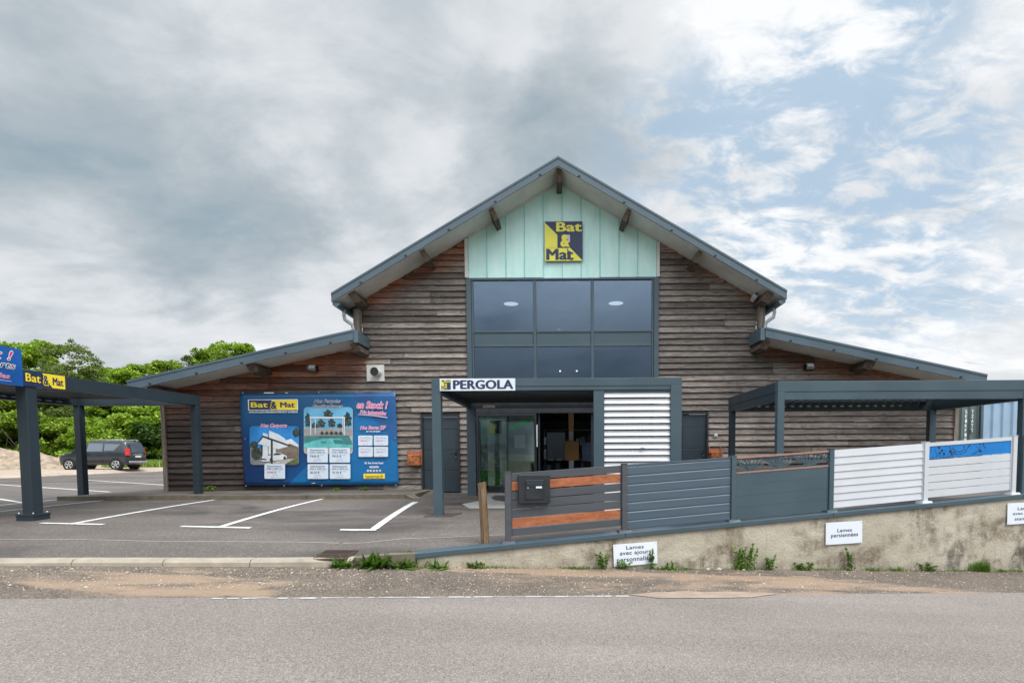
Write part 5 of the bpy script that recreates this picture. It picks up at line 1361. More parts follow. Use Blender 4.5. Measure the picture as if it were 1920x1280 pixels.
wsign(1548, 1617, 977, 1021, [('Lames', .31, .71, .55, .70), ('persiennées', .14, .88, .27, .49)], 'white plate below the white louvre panel reading lames persiennées', 1)
wsign(1888, 1958, 941, 983, [('Lames', .27, .68, .66, .80), ('avec ajours', .14, .86, .40, .56), ('standards', .20, .80, .18, .32)], 'white plate cut by the right edge of the photo reading lames avec ajours standards', 1)

# ---- split timber post
pp = hit_lot(911, 1019); A = hitplane(911, 904, (0, pp.y, 0), (0, 1, 0)); hgt = A.z - pp.z
mb = MB(); n = 14; rings = 12; dx = -.045
for j in range(rings + 1):
    v = j / rings
    for k in range(n):
        an = 2 * math.pi * k / n; r = .064 * (1 + .10 * mnoise.noise(Vector((math.cos(an) * 1.5, math.sin(an) * 1.5, v * 2)))) * (.93 + .07 * (1 - v))
        r *= 1 - .12 * (abs(math.sin(an * 2)) ** 3)
        mb.v.append((pp.x + dx * v + r * math.cos(an), pp.y + r * math.sin(an), pp.z - .08 + (hgt + .08) * v + (.012 * math.cos(an) if j == rings else 0)))
for j in range(rings):
    for k in range(n):
        a_ = j * n + k; b_ = j * n + (k + 1) % n; mb.f.append((a_, b_, b_ + n, a_ + n)); mb.m.append(0); mb.sm.append(False)
mb.f.append(tuple(rings * n + k for k in range(n))); mb.m.append(0); mb.sm.append(False)
tag(mb.build('wooden_post', M['post_round']), 'weathered split timber post beside the first fence post', 'post')
# ---- drain grate
g0 = hit_lot(586, 1050.5); g1 = hit_lot(652, 1036.5); gx_, gy_ = (g0.x, g0.y + .02); W2, D2 = (g1.x - g0.x) * 1.0 + .02, .42
t_ = thing('drain_grate', (gx_, gy_, zlot(gx_, gy_)), 'rusty slotted drain grate beside the roadside kerb', 'drain grate')
def gzz(x, y): return zlot(x, y) + .012
def gb(mb, x0, x1, y0, y1, dz0, dz1): mb.hexa([(x, y, gzz(x, y) + dz0) for x, y in ((x0, y0), (x1, y0), (x1, y1), (x0, y1))], [(x, y, gzz(x, y) + dz1) for x, y in ((x0, y0), (x1, y0), (x1, y1), (x0, y1))])
mb = MB(); gb(mb, gx_, gx_ + .42, gy_, gy_ + .40, -.011, -.006); mb.build('pit_dark_sheet', M['black'], t_)  # thin black sheet paints the dark depth below the grille
mb = MB(); gb(mb, gx_ - .02, gx_ + .44, gy_ - .02, gy_, -.011, .004); gb(mb, gx_ - .02, gx_ + .44, gy_ + .40, gy_ + .42, -.011, .004); gb(mb, gx_ - .02, gx_, gy_ + .0005, gy_ + .3995, -.011, .004); gb(mb, gx_ + .42, gx_ + .44, gy_ + .0005, gy_ + .3995, -.011, .004)
gb(mb, gx_ + .0005, gx_ + .4195, gy_ + .19, gy_ + .21, -.004, .003)
for i in range(11): gb(mb, gx_ + .018 + i * .037, gx_ + .030 + i * .037, gy_ + .001, gy_ + .189, -.004, .004); gb(mb, gx_ + .018 + i * .037, gx_ + .030 + i * .037, gy_ + .211, gy_ + .399, -.004, .004)
mb.build('grille', M['rust'], t_)

# ================================================================ CONTAINERS
def container(name, x0, x1, y0, y1, z1, mat_, label, text=False, pitch=.26):
    t = thing(name, ((x0 + x1) / 2, y0, 0), label, 'shipping container', 'steel containers beside the barn')
    mb = MB(); P = []; x = x0
    while x < x1 - .01:
        for dx_, dy in ((0, 0), (.09, 0), (.13, .05), (.22, .05), (.26, 0)):
            if x + dx_ <= x1 + .001: P.append((x + dx_, y0 + dy))
        x += pitch
    for (xa, ya), (xb, yb) in zip(P, P[1:]):
        if xb - xa > .0005: mb.face([(xa, ya, .0), (xb, yb, .0), (xb, yb, z1), (xa, ya, z1)])
    mb.box(x0, x1, y0 + .07, y1, 0, z1 - .001); mb.build('corrugated_wall', mat_, t)
    mb = MB(); mb.box(x0 - .03, x1 + .03, y0 - .02, y0 + .06, z1 + .001, z1 + .12); mb.box(x0 - .05, x0 - .001, y0 - .025, y0 + .08, 0, z1); mb.box(x1 + .001, x1 + .05, y0 - .025, y0 + .08, 0, z1); mb.build('frame', mat_, t)
    return t
xg, zg = XZ(1785, 760, 16.2); xg2, _ = XZ(1843, 800, 16.12)
cg = container('shipping_container', xg + .05, xg2 + .0, 16.2, 22.2, 2.59, M['container_g'], 'dark green corrugated container with vertical white lettering beside the barn')
mb = MB(); fr = Frame((0, 16.175, 0))
for px_, s in ((1811, 'SEIRFINU'), (1823, 'TZATS')):
    for k, ch in enumerate(s):
        x_, _ = XZ(px_, 800, 16.17); z_ = 2.30 - k * .14
        add_text(mb, fr, ch, x_ - .03, x_ + .03, z_ - .10, z_, .0, .03)
for k, (ch) in enumerate('E'): 
    x_, z_ = XZ(1822, 805, 16.17); add_text(mb, fr, ch, x_ - .05, x_ + .05, z_ - .10, z_ + .0, .0, .03, mi=1)
    x_, z_ = XZ(1821, 825, 16.17); add_text(mb, fr, ch, x_ - .05, x_ + .05, z_ - .10, z_ + .0, .0, .03, mi=0)
mb.build('lettering', [M['printwhite'], M['rust']], cg)
xg2, _ = XZ(1843, 800, 16.1)
container('shipping_container', xg2 + .06, xg2 + 6.1, 16.12, 18.5, 2.62, M['container_b'], 'pale blue corrugated container in front of the dark green one', pitch=.30)
# ================================================================ CAR (small dark grey estate van) facing left, seen from its left rear
def build_car():
    L, Wd = 4.36, 1.75; hw = Wd / 2
    t = thing('parked_car', (0, 0, 0), 'dark grey passenger van with roof rails parked on gravel below the trees', 'car')
    # stations along the length: x (front = -L/2), z bottom, belt, roof, half widths
    side = [(-2.18, .42), (-2.20, .62), (-2.10, .82), (-1.75, .98), (-1.22, 1.08), (-.55, 1.58), (-.20, 1.70), (.35, 1.765), (1.2, 1.77), (1.88, 1.72), (2.08, 1.35), (2.16, .95), (2.18, .50), (2.12, .34)]
    # main shell: loft between an inner (roof-tapered) outline on both sides
    def w(x, z):
        r = hw
        if z > .98: r -= .17 * ((z - .98) / .8) ** 1.15
        if z < .45: r -= .05
        if x < -1.7: r -= .18 * ((-x - 1.7) / .5) ** 2
        if x > 1.95: r -= .05 * ((x - 1.95) / .25)
        return r
    zl = [.30, .42, .62, .82, .98, 1.10, 1.25, 1.40, 1.55, 1.66, 1.73, 1.77]
    def xr(z):   # front / rear limits at height z
        def inter(P):
            for (xa, za), (xb, zb) in zip(P, P[1:]):
                if za <= z <= zb: return xa + (xb - xa) * (z - za) / max(zb - za, 1e-6)
            return P[-1][0] if z > P[-1][1] else P[0][0]
        f = inter([(-2.12, .28), (-2.20, .48), (-2.19, .66), (-2.10, .84), (-1.80, .98), (-1.22, 1.08), (-.52, 1.58), (-.20, 1.70), (.30, 1.77)])
        r = inter([(2.08, .28), (2.18, .50), (2.17, .95), (2.09, 1.35), (1.96, 1.66), (1.80, 1.77)])
        return f, r
    N = 22; mb = MB(); rings = []
    for z in zl:
        f, r = xr(z); ring = []
        for k in range(N + 1):
            x = f + (r - f) * k / N; ring.append((x, -w(x, z) * (1 - (.35 if k in (0,) and z < 1 else .10 if k in (0, N) else 0)), z))
        for k in range(N, -1, -1):
            x = f + (r - f) * k / N; ring.append((x, w(x, z) * (1 - (.35 if k in (0,) and z < 1 else .10 if k in (0, N) else 0)), z))
        rings.append(ring)
    n = len(rings[0])
    for rg in rings: mb.v += rg
    for j in range(len(rings) - 1):
        for k in range(n):
            k2 = (k + 1) % n; mb.f.append((j * n + k, j * n + k2, (j + 1) * n + k2, (j + 1) * n + k)); mb.m.append(0); mb.sm.append(True)
    mb.f.append(tuple(reversed(range(n)))); mb.m.append(0); mb.sm.append(False)
    e = (len(rings) - 1) * n; mb.f.append(tuple(e + k for k in range(n))); mb.m.append(0); mb.sm.append(True)
    mb.build('body', M['carbody'], t)
    def sidepoly(pts, mat_, name, off=.012, parent=t, both=True):
        for s in ((-1, 1) if both else (-1,)):
            mb = MB(); P = [(x, s * (w(x, z) + off), z) for x, z in pts]; Q = [(x, s * (w(x, z) + off - .02), z) for x, z in pts]
            mb.hexa(P, Q); mb.build(name, mat_, parent)
    sidepoly([(-1.08, 1.12), (-.42, 1.12), (-.42, 1.60), (-.52, 1.54)], M['carglass'], 'side_window')
    sidepoly([(-.34, 1.12), (.62, 1.12), (.62, 1.62), (-.22, 1.62)], M['carglass'], 'side_window')
    sidepoly([(.72, 1.16), (1.30, 1.16), (1.66, 1.56), (.72, 1.60)], M['carglass'], 'side_window')
    sidepoly([(.55, 1.00), (1.75, 1.00), (1.75, 1.03), (.55, 1.03)], M['black'], 'door_rail')
    sidepoly([(-1.25, .44), (1.02, .44), (1.02, .58), (-1.25, .58)], M['black_box'], 'sill_trim')
    for x in (-.40, .60): sidepoly([(x, .45), (x + .012, .45), (x + .012, 1.08), (x, 1.08)], M['black'], 'door_gap', .008)
    for x in (-.62, -.30): sidepoly([(x, .93), (x + .15, .93), (x + .15, .97), (x, .97)], M['black'], 'door_handle', .03)
    # wheels with dark arches
    for x in (-1.38, 1.40):
        for s in (-1, 1):
            y = s * (hw - .10)
            ar = MB(); ar.tube([(x, s * (hw - .22), .34), (x, s * (hw + .004), .34)], .385, 24); ar.build('wheel_arch', M['black'], t)
            m2 = MB(); m2.tube([(x, y - s * .1, .315), (x, y + s * .125, .315)], .315, 24); wh = m2.build('wheel', M['tyre'], t)
            m3 = MB(); yo = y + s * .128
            m3.tube([(x, yo - s * .01, .315), (x, yo, .315)], .06, 12)
            for k in range(5):
                an = 2 * math.pi * k / 5 + .3; c, sn = math.cos(an), math.sin(an)
                m3.hexa([(x + .03 * -sn, yo - s * .008, .315 + .03 * c), (x - .03 * -sn, yo - s * .008, .315 - .03 * c), (x + .215 * c + .045 * sn, yo - s * .008, .315 + .215 * sn - .045 * c), (x + .215 * c - .045 * sn, yo - s * .008, .315 + .215 * sn + .045 * c)],
                        [(x + .03 * -sn, yo + s * .003, .315 + .03 * c), (x - .03 * -sn, yo + s * .003, .315 - .03 * c), (x + .215 * c + .045 * sn, yo + s * .003, .315 + .215 * sn - .045 * c), (x + .215 * c - .045 * sn, yo + s * .003, .315 + .215 * sn + .045 * c)])
            P = [(x + .22 * math.cos(2 * math.pi * k / 24), yo, .315 + .22 * math.sin(2 * math.pi * k / 24)) for k in range(25)]
            m3.tube(P, .016, 6, caps=False); m3.build('rim', M['rim'], wh)
    # lights, rear window, bumper, plate, rails, mirrors
    for s in (-1, 1):
        mb = MB(); mb.hexa([(2.0, s * .74, .88), (2.19, s * .70, .88), (2.13, s * .66, 1.28), (1.97, s * .70, 1.28)], [(2.0, s * .875, .88), (2.12, s * .86, .88), (2.06, s * .83, 1.28), (1.97, s * .82, 1.28)]); mb.build('tail_lamp', M['red'], t)
        mb = MB(); mb.hexa([(-2.13, s * .42, .78), (-1.98, s * .42, .93), (-1.85, s * .76, .94), (-2.04, s * .74, .80)], [(-2.15, s * .44, .76), (-2.0, s * .44, .955), (-1.84, s * .80, .965), (-2.06, s * .79, .78)]); mb.build('headlamp', M['printwhite'], t)
        mb = MB(); mb.tube([(-.30, s * .66, 1.79), (-.1, s * .66, 1.84), (1.6, s * .66, 1.85), (1.8, s * .66, 1.79)], .018, 6); mb.build('roof_rail', M['steel'], t)
        mb = MB(); mb.box(-1.10, -.98, *sorted((s * .88, s * 1.04)), 1.04, 1.20); mb.build('door_mirror', M['black_box'], t, bevel=.02)
    mb = MB(); mb.hexa([(2.158, -.60, 1.05), (2.158, .60, 1.05), (2.04, .56, 1.58), (2.04, -.56, 1.58)], [(2.185, -.60, 1.05), (2.185, .60, 1.05), (2.07, .56, 1.58), (2.07, -.56, 1.58)]); mb.build('rear_window', M['carglass'], t)
    mb = MB(); mb.box(2.15, 2.235, -.80, .80, .40, .52); mb.build('rear_bumper_guard', M['steel'], t, bevel=.02)
    mb = MB(); mb.box(2.18, 2.20, -.26, .26, .74, .85); mb.build('number_plate', M['numplate'], t)
    mb = MB(); mb.box(2.175, 2.20, -.45, .45, .90, .935); mb.build('tailgate_trim', M['steel'], t)
    return t
car = build_car()
YC = 35.2; cxp, _ = XZ(192, 850, YC); car.location = (cxp, YC, .20); car.rotation_euler = (0, 0, R_(4)); car.scale = (1.02, 1.0, 1.05)

# ================================================================ VEGETATION
def leaf_obj(name, mat_, parent, centers, size, rng, upbias=.4, asp=1.5):
    "many bent leaf clumps: centers (N,3); per-leaf tint in the Col attribute"
    N = len(centers)
    nrm = rng.normal(size=(N, 3)); nrm[:, 2] = np.abs(nrm[:, 2]) + upbias; nrm /= np.linalg.norm(nrm, axis=1)[:, None]
    t = rng.normal(size=(N, 3)); t -= nrm * (t * nrm).sum(1)[:, None]; t /= np.linalg.norm(t, axis=1)[:, None]
    b = np.cross(nrm, t); s = size * rng.uniform(.55, 1.25, size=(N, 1)); a = s * asp / 2; c = s / 2
    droop = nrm * s * .18
    P = np.stack([centers - t * a, centers + b * c - droop * .2, centers + t * a * 1.05 - droop, centers - b * c - droop * .2], 1).reshape(-1, 3)
    me = bpy.data.meshes.new(name); me.vertices.add(4 * N); me.loops.add(6 * N); me.polygons.add(2 * N)
    me.vertices.foreach_set('co', P.astype(np.float32).ravel())
    base = np.arange(N)[:, None] * 4; me.loops.foreach_set('vertex_index', (base + np.array([0, 1, 2, 0, 2, 3])).ravel().astype(np.int32))
    me.polygons.foreach_set('loop_start', (np.arange(2 * N) * 3).astype(np.int32)); me.polygons.foreach_set('loop_total', np.full(2 * N, 3, dtype=np.int32))
    me.materials.append(mat_); me.update(); me.validate()
    col = np.ones((4 * N, 4), dtype=np.float32); col[:, 0] = np.repeat(rng.random(N), 4); col[:, 1] = np.repeat((rng.random(N) > .86) * rng.random(N), 4)
    A = me.color_attributes.new('Col', 'FLOAT_COLOR', 'POINT'); A.data.foreach_set('color', col.ravel())
    o = bpy.data.objects.new(name, me); COL.objects.link(o)
    if parent: o.parent = parent; o.matrix_parent_inverse = parent_world_inv(parent)
    return o
def make_tree(name, seed, H, Rr, nclump, nleaf, mat_, size=.30, base=.12, airy=0.0):
    rng = np.random.default_rng(seed); rnd = random.Random(seed)
    t = thing(name, (0, 0, 0), 'x', 'tree')
    mb = MB(); top = H * .8
    mb.tube([(0, 0, -.1), (.1, .05, H * .3), (-.05, .1, H * .55), (.1, 0, top)], [H * .022, H * .017, H * .011, H * .003], 8)
    tips = []
    for k in range(22):
        z0 = H * rnd.uniform(.18, .72); an = rnd.uniform(0, 6.28); r = Rr * (1 - .5 * abs(z0 / H - .45) / .45) * rnd.uniform(.6, .95)
        z1 = z0 + H * rnd.uniform(.08, .22); tip = (r * math.cos(an), r * math.sin(an), z1)
        mb.tube([(0, 0, z0), (tip[0] * .5, tip[1] * .5, z0 + (z1 - z0) * .35), tip], [H * .008, H * .005, H * .0015], 6); tips.append(tip)
    mb.build('trunk', M['trunk'], t)
    C = []
    for k in range(nclump):
        u = rng.random(); z = H * (base + (1 - base) * u ** .85)
        prof = math.sin(math.pi * min(1, max(0.02, (z / H) ** .8 * .93 + .05))) ** .6
        r = Rr * prof * math.sqrt(rng.uniform(.15, 1.0)); an = rng.uniform(0, 6.283)
        c = np.array([r * math.cos(an), r * math.sin(an), z]) + rng.normal(size=3) * .15
        rad = Rr * rng.uniform(.13, .30) * (1 - .3 * u); n = int(nleaf / nclump * rng.uniform(.5, 1.5) * (1 - airy * (u > .75)))
        d = rng.normal(size=(n, 3)); d /= np.linalg.norm(d, axis=1)[:, None]; d *= (rng.random((n, 1)) ** .45) * rad; d[:, 2] *= .62
        C.append(c + d)
    leaf_obj('crown', mat_, t, np.concatenate(C), size, rng)
    return t
def copy_tree(o):
    r = o.copy(); COL.objects.link(r)
    for ch in o.children:
        c = ch.copy(); COL.objects.link(c); c.parent = r
    return r
protos = [make_tree('leafy_tree', 1, 10.5, 3.6, 150, 34000, M['leaf'], .15), make_tree('leafy_tree', 2, 9.0, 3.4, 140, 32000, M['leaf'], .14),
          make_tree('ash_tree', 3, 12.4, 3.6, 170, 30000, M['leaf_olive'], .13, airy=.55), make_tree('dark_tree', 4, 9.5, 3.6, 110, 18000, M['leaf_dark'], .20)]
used = [False] * 4
spots = [  # px, Y, proto, scale, label
    (-25, 50, 1, 1.25, 'bright green tree rising behind the tall blue offer sign'), (48, 51, 0, 1.10, 'rounded bright green tree between the offer sign and the tallest tree'),
    (86, 56, 0, 1.22, 'bright green tree half hidden just left of the tallest tree'),
    (143, 49, 2, .92, 'tallest tree, olive green with a thin airy top, above the carport'), (196, 53, 1, 1.10, 'medium green tree directly right of the tallest tree'),
    (236, 50, 0, .86, 'bright tree above the white sheet on the carport beam'), (276, 55, 1, 1.14, 'green tree whose top shows just left of the left roof tip'), (322, 52, 1, 1.12, 'green tree standing behind the left roof tip'),
    (372, 62, 2, 1.02, 'thin twiggy tree top showing over the left aisle roof'), (408, 56, 0, 1.12, 'pale green tree top showing highest over the left aisle roof'), (440, 60, 1, 1.5, 'tree showing lowest on the right over the left aisle roof'),
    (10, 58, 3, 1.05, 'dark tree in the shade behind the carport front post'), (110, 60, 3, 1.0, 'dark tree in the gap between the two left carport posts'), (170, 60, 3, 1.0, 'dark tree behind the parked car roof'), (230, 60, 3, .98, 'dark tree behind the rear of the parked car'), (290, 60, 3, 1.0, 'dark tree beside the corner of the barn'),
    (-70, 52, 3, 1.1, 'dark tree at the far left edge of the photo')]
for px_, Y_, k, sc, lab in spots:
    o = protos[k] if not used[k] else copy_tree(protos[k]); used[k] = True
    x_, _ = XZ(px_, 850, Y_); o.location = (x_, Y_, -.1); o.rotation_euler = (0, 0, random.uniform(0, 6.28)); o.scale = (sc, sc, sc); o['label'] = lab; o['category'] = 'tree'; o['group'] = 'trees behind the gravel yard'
# bushes in front of the trees
def make_bush(seed, H, Rr, n, mat_, size=.2):
    rng = np.random.default_rng(seed); t = thing('leafy_bush', (0, 0, 0), 'x', 'bush')
    mb = MB()
    for k in range(9):
        an = k * .7; mb.tube([(0, 0, -.05), (.3 * Rr * math.cos(an), .3 * Rr * math.sin(an), H * .4), (.65 * Rr * math.cos(an), .65 * Rr * math.sin(an), H * .75)], [.04, .03, .01], 5)
    mb.build('stem', M['trunk'], t)
    C = []
    for k in range(46):
        an = rng.uniform(0, 6.283); z = H * rng.random() ** .8; r = Rr * math.sqrt(rng.random()) * (1 - .55 * (z / H) ** 2)
        m = n // 46; d = rng.normal(size=(m, 3)); d /= np.linalg.norm(d, axis=1)[:, None]; d *= rng.random((m, 1)) ** .5 * Rr * rng.uniform(.18, .34); d[:, 2] *= .6
        C.append(np.array([r * math.cos(an), r * math.sin(an), z]) + d)
    leaf_obj('foliage', mat_, t, np.concatenate(C), size, rng); return t
bp = [make_bush(11, 3.4, 2.3, 13000, M['leaf'], .14), make_bush(12, 2.4, 2.2, 11000, M['leaf'], .13), make_bush(13, 3.0, 2.4, 9000, M['leaf_dark'], .17)]; bused = [False] * 3
bs = [(-45, 44, 0, 1.15, 'bush at the left edge behind the gravel heap'), (6, 44, 0, 1.2, 'bright young bush right behind the gravel heap'), (60, 44.5, 0, 1.35, 'bright yellow green bush just right of the front carport post'), (88, 46, 1, 1.0, 'low green bush at the nose of the parked car'), (118, 46, 1, 1.0, 'low bush above the bonnet of the parked car'),
      (150, 46, 0, 1.25, 'tall bush behind the second carport post'), (186, 45.5, 0, 1.1, 'bush right above the parked car roof'), (222, 45.5, 1, 1.35, 'bush behind the parked car tail'), (250, 46, 0, 1.3, 'bush just right of the parked car'), (283, 45.5, 2, 1.2, 'dark low bush beside the barn corner'), (306, 46.5, 0, 1.5, 'bush partly hidden by the barn corner'),
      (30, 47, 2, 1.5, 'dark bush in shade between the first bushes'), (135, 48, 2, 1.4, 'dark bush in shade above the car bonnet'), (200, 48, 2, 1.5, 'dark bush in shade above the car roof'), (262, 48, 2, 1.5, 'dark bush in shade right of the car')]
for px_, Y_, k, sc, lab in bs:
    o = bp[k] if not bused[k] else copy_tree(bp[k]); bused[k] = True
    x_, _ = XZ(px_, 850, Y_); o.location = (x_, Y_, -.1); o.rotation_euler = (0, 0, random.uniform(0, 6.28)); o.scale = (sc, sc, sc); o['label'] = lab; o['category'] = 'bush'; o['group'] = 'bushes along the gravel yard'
# long grass along the yard
rng = np.random.default_rng(5)
def blades(name, mat_, roots, hts, lean, wid, rng, parent=None):
    N = len(roots); an = rng.uniform(0, 6.283, N); d = np.stack([np.cos(an), np.sin(an), np.zeros(N)], 1); side = np.stack([-np.sin(an), np.cos(an), np.zeros(N)], 1)
    h = np.asarray(hts).reshape(N, 1); ln = (rng.random((N, 1)) * lean) * h; w = wid * rng.uniform(.6, 1.3, (N, 1)); up = np.array([[0, 0, 1.0]])
    P = np.stack([roots - side * w, roots + side * w, roots + d * ln * .45 + up * h * .6 + side * w * .7, roots + d * ln * .45 + up * h * .6 - side * w * .7, roots + d * ln + up * h * .95], 1).reshape(-1, 3)
    me = bpy.data.meshes.new(name); me.from_pydata([], [], []) if False else None
    me.vertices.add(5 * N); me.loops.add(7 * N); me.polygons.add(2 * N); me.vertices.foreach_set('co', P.astype(np.float32).ravel())
    base = np.arange(N)[:, None] * 5; me.loops.foreach_set('vertex_index', (base + np.array([0, 1, 2, 3, 3, 2, 4])).ravel().astype(np.int32))
    ls = np.stack([np.arange(N) * 7, np.arange(N) * 7 + 4], 1).ravel(); lt = np.tile([4, 3], N)
    me.polygons.foreach_set('loop_start', ls.astype(np.int32)); me.polygons.foreach_set('loop_total', lt.astype(np.int32)); me.materials.append(mat_); me.update(); me.validate()
    col = np.ones((5 * N, 4), dtype=np.float32); col[:, 0] = np.repeat(rng.random(N), 5); col[:, 1] = np.repeat((rng.random(N) > .8) * rng.random(N), 5)
    A = me.color_attributes.new('Col', 'FLOAT_COLOR', 'POINT'); A.data.foreach_set('color', col.ravel())
    o = bpy.data.objects.new(name, me); COL.objects.link(o)
    if parent: o.parent = parent; o.matrix_parent_inverse = parent_world_inv(parent)
    return o
N = 14000; yy = 39.5 + 5.5 * rng.random(N) ** 1.0; xx = rng.uniform(-52, -24, N)
tag(blades('grass', M['grass'], np.stack([xx, yy, np.full(N, .17)], 1), rng.uniform(.25, .75, N), .5, .035, rng), kind='stuff')
# gravel heap at the left
mb = MB(); hx, hy = -39.5, 38.0
n = 46
for j in range(n + 1):
    for i in range(n + 1):
        u, v = (i / n - .5) * 2, (j / n - .5) * 2; r = math.sqrt(u * u + v * v)
        z = max(0, 1 - r) ** 1.0 * 1.5; z += (.30 * mnoise.fractal(Vector((u * 7, v * 7, 1)), .8, 2, 5)) * (z > .02)
        mb.v.append((hx + u * 6.2, hy + v * 4.5, z + .15))
for j in range(n):
    for i in range(n):
        a = j * (n + 1) + i; mb.f.append((a, a + 1, a + n + 2, a + n + 1)); mb.m.append(0); mb.sm.append(True)
tag(mb.build('gravel_heap', M['moundm']), 'pale heap of crushed stone at the left edge of the yard', 'gravel heap')

# ---- loose stones on the verge
rng = np.random.default_rng(9); mb = MB()
ico = [(0, 0, 1)] + [(math.cos(k * 1.2566) * .89, math.sin(k * 1.2566) * .89, .35) for k in range(5)] + [(math.cos(k * 1.2566 + .6) * .89, math.sin(k * 1.2566 + .6) * .89, -.35) for k in range(5)]
icf = [(0, k + 1, (k + 1) % 5 + 1) for k in range(5)] + [(k + 1, k + 6, (k + 1) % 5 + 1) for k in range(5)] + [((k + 1) % 5 + 1, k + 6, (k + 1) % 5 + 6) for k in range(5)]
for i in range(5200):
    x = rng.uniform(-7.4, 10.5); t = 1 - rng.random() ** 1.6 if x > -2 else rng.random() * .75 + .2
    e0, w0 = El(x), Wl(x) - .03; y = e0 + (w0 - e0) * t
    zg_ = zroad(x) + (zbase(x) - zroad(x)) * t
    s = .004 + .010 * rng.random() ** 3 + (.014 if rng.random() < .006 else 0)
    b0 = len(mb.v); q = rng.uniform(.6, 1.2, 3); a = rng.uniform(0, 6.28); ca, sa = math.cos(a), math.sin(a)
    for p in ico: px_, py_, pz_ = p[0] * q[0] * s, p[1] * q[1] * s, p[2] * q[2] * s * .7; mb.v.append((x + px_ * ca - py_ * sa, y + px_ * sa + py_ * ca, zg_ + pz_ + s * .3))
    for f in icf: mb.f.append(tuple(b0 + k for k in f)); mb.m.append(0); mb.sm.append(False)
tag(mb.build('loose_gravel', M['pebble']), kind='stuff')
for i, (px_, py_, s, lab) in enumerate(((1327, 1070, .035, 'pale stone at the wall foot nearest the low wall sign'), (1348, 1073, .042, 'larger pale stone at the wall foot right of its neighbour'))):
    mb = MB(); p = hitplane(px_, py_, (0, Wl(0) - .08, 0), WN); b0 = 0
    for q in ico: mb.v.append((p.x + q[0] * s * 1.2, p.y + q[1] * s, zbase(p.x) + .01 + q[2] * s * .8))
    for f in icf: mb.f.append(f); mb.m.append(0); mb.sm.append(True)
    mb.f.append((10, 9, 8, 7, 6)); mb.m.append(0); mb.sm.append(False)
    tag(mb.build('stone', M['pebble']), lab, 'stone', 'stones at the wall foot')

# ---- weeds
def weed(px, py, h, kind, label, width=.12, n=None):
    "kind: rosette (broad leaves), tuft (grass), tall (stems with side leaves)"
    O = (0, Wl(0) - .05, 0)
    if px < 740: p = hitplane(px, py, (-1.9, Wl(-1.9) - .07, 0), Vector((.158, -.987, 0)))
    else: p = hitplane(px, py, O, WN)
    x = p.x; y = Wl(x) - .055; z = zbase(x)
    if kind == 'lot': x, y, z = hit_lot(px, py)
    rng = np.random.default_rng(int(px)); t = thing('weed', (x, y, z), label, 'weed', 'weeds along the foot of the wall')
    if kind in ('tuft', 'lot'):
        n = n or 90; r = np.stack([x + rng.normal(size=n) * width * .5, y + rng.normal(size=n) * .03 - .02 * (kind == 'tuft'), np.full(n, z - .01)], 1)
        blades('leaves', M['weed'], r, h * rng.uniform(.4, 1.0, n), 1.0, .0045, rng, t)
    elif kind == 'rosette':
        mb = MB(); cols = []; n = n or 34
        for k in range(n):
            an = rng.uniform(0, 6.283); L = h * rng.uniform(.8, 1.5); el = rng.uniform(.25, 1.25); bx = x + rng.normal() * width * .45; by = y - abs(rng.normal()) * .03
            d = Vector((math.cos(an) * 1.0, math.sin(an) * .5 - .25, 0)).normalized(); s = Vector((-d.y, d.x, 0)); tint = rng.random(); pr = None; w0 = h * .13 * rng.uniform(.6, 1.3)
            for i in range(6):
                u = i / 5; c = Vector((bx, by, z)) + d * (L * u * math.cos(el) * 1.1) + Vector((0, 0, L * (u * math.sin(el) * 1.2 - u * u * .45 * (1.4 - el)) )); c.z = max(c.z, z + .004)
                ww = w0 * (math.sin(math.pi * (.1 + .85 * u)) ** .8) * (1 + .25 * (i % 2)) + .0012
                b0 = len(mb.v); mb.v += [tuple(c - s * ww + Vector((0, 0, ww * .3))), tuple(c), tuple(c + s * ww + Vector((0, 0, ww * .3)))]; cols += [(tint, 0, 0)] * 3
                if pr is not None:
                    for q in (0, 1): mb.f.append((pr + q, pr + q + 1, b0 + q + 1, b0 + q)); mb.m.append(0); mb.sm.append(True)
                pr = b0
        mb.build('leaves', M['weed'], t, cols=cols)
    else:
        mb = MB(); ns = n or 6; C = []
        for k in range(ns):
            bx = x + rng.normal() * width * .4; hh = h * rng.uniform(.55, 1.0); lx = rng.normal() * .05
            mb.tube([(bx, y, z - .01), (bx + lx * .5, y - .01, z + hh * .5), (bx + lx, y - .02, z + hh)], [.003, .0025, .0012], 5)
            m = int(26 * hh / .25) + 8; u = rng.random(m) ** .8
            C.append(np.stack([bx + lx * u + rng.normal(size=m) * .022 * (1.3 - u), y - .02 * u + rng.normal(size=m) * .012 - .012, z + hh * u], 1))
        mb.build('stem', M['weed'], t, cols=[(.3, 0, 0)] * len(mb.v))
        leaf_obj('leaves', M['weed'], t, np.concatenate(C), .026, rng, .2, 1.9)
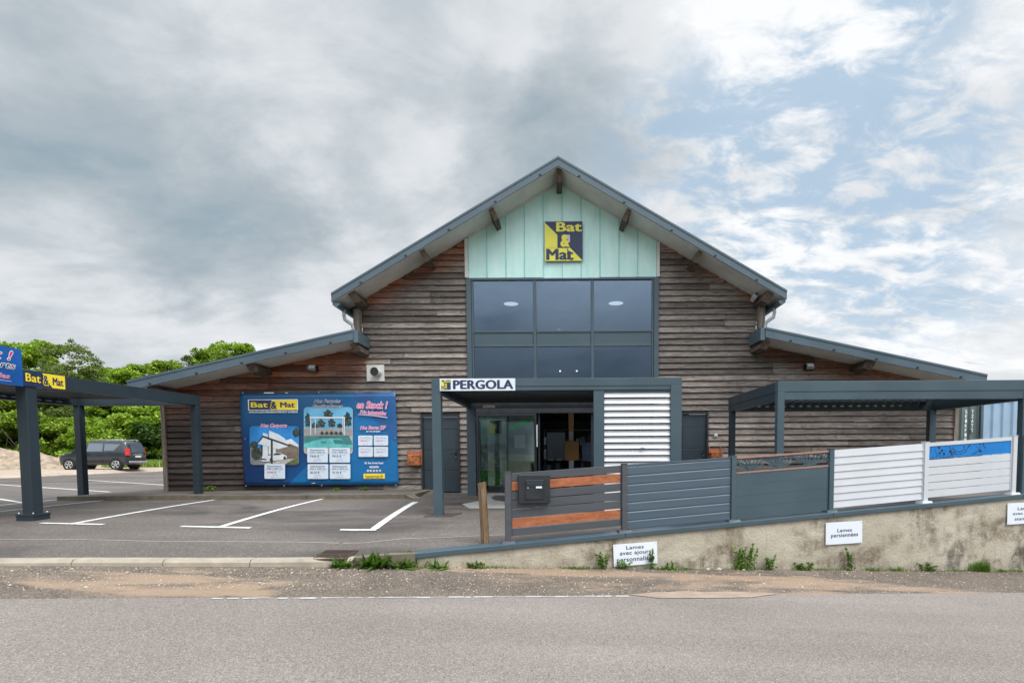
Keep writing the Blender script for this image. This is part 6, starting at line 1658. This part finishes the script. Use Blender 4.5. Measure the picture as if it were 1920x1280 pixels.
for a in ((700, 1068, .18, 'rosette', 'largest broad leaved weed where the coping begins', .30, 60), (640, 1066, .12, 'rosette', 'bushy weed in front of the drain grate', .16, 40), (690, 1064, .09, 'rosette', 'small rosette weed between grate and coping', .08, 22),
          (757, 1069, .13, 'rosette', 'pale leaved weed right under the tip of the coping', .13, 40), (820, 1071, .12, 'rosette', 'leafy weed lying right of the largest weed', .18, 34), (885, 1070, .10, 'tall', 'low weed at the wall foot below the timber post', .16, 9),
          (1080, 1077, .06, 'tuft', 'flat grass tuft left of the low wall sign', .2, 160), (1133, 1068, .27, 'tall', 'thin upright weed touching the left edge of the low wall sign', .07, 6), (1168, 1066, .15, 'tall', 'weed in front of the low wall sign lettering', .07, 5),
          (1222, 1063, .40, 'tall', 'tall seeding weed at the right edge of the low wall sign', .05, 3), (1250, 1074, .09, 'rosette', 'spreading low weed right of the low wall sign', .22, 36), (1282, 1079, .05, 'tuft', 'small flat bright tuft on the gravel near two pale stones', .12, 130),
          (1398, 1072, .42, 'tall', 'tallest weed on the wall, leafy, under the third fence post', .22, 12), (1440, 1072, .30, 'tall', 'loose pale weed just right of the tallest weed', .10, 7), (1503, 1076, .15, 'tall', 'low weed between the tallest weed and the middle wall sign', .14, 10),
          (1592, 1072, .38, 'tall', 'thin dry weed below the middle wall sign', .06, 4), (1632, 1074, .10, 'tuft', 'grassy tuft just right of the middle wall sign', .12, 80), (1680, 1074, .12, 'tuft', 'pale grass tuft under the stained patch', .14, 80), (1735, 1075, .17, 'tall', 'low sprig under the fourth wall stain', .14, 8),
          (1836, 1077, .24, 'tuft', 'dense bright green tuft near the dark wall corner', .14, 420), (1874, 1075, .09, 'tuft', 'small dark tuft right of the dense bright tuft', .09, 90), (1910, 1080, .06, 'tuft', 'flat tuft cut by the right edge of the photo', .14, 90)):
    weed(*a)
weed(768, 1037, .06, 'lot', 'grass tuft on the asphalt at the start of the coping', .13, 170)
weed(600, 1040, .05, 'lot', 'small grass tuft at the left corner of the drain grate', .06, 60)
# small green at the foot of the banner wall
def wallplant(px, py, h, label):
    x, z = XZ(px, py, 14.45); t = thing('weed', (x, 14.45, .1), label, 'weed', 'weeds along the barn')
    rng = np.random.default_rng(int(px)); m = 60; C = np.stack([x + rng.normal(size=m) * h * .8, 14.45 + rng.normal(size=m) * .05, .1 + rng.random(m) * h], 1); leaf_obj('leaves', M['weed'], t, C, .05, rng, .5, 2)
wallplant(392, 921, .14, 'green weed at the foot of the right rear carport post'); wallplant(629, 925, .05, 'tiny weed on the strip under the banner middle'); wallplant(682, 930, .06, 'tiny weed on the strip under the banner right end')
rng = np.random.default_rng(21); N = 5200; xx = rng.uniform(-2, 10.5, N) ; xx = xx[(np.sin(xx * 5) + rng.normal(size=N) * .9) > .4]; N = len(xx)
roots = np.array([(x, Wl(x) - .03 - .05 * rng.random() ** 2, zbase(x) - .005) for x in xx]); tag(blades('ground_cover', M['weed'], roots, rng.uniform(.015, .06, N), 1.2, .004, rng), kind='stuff')
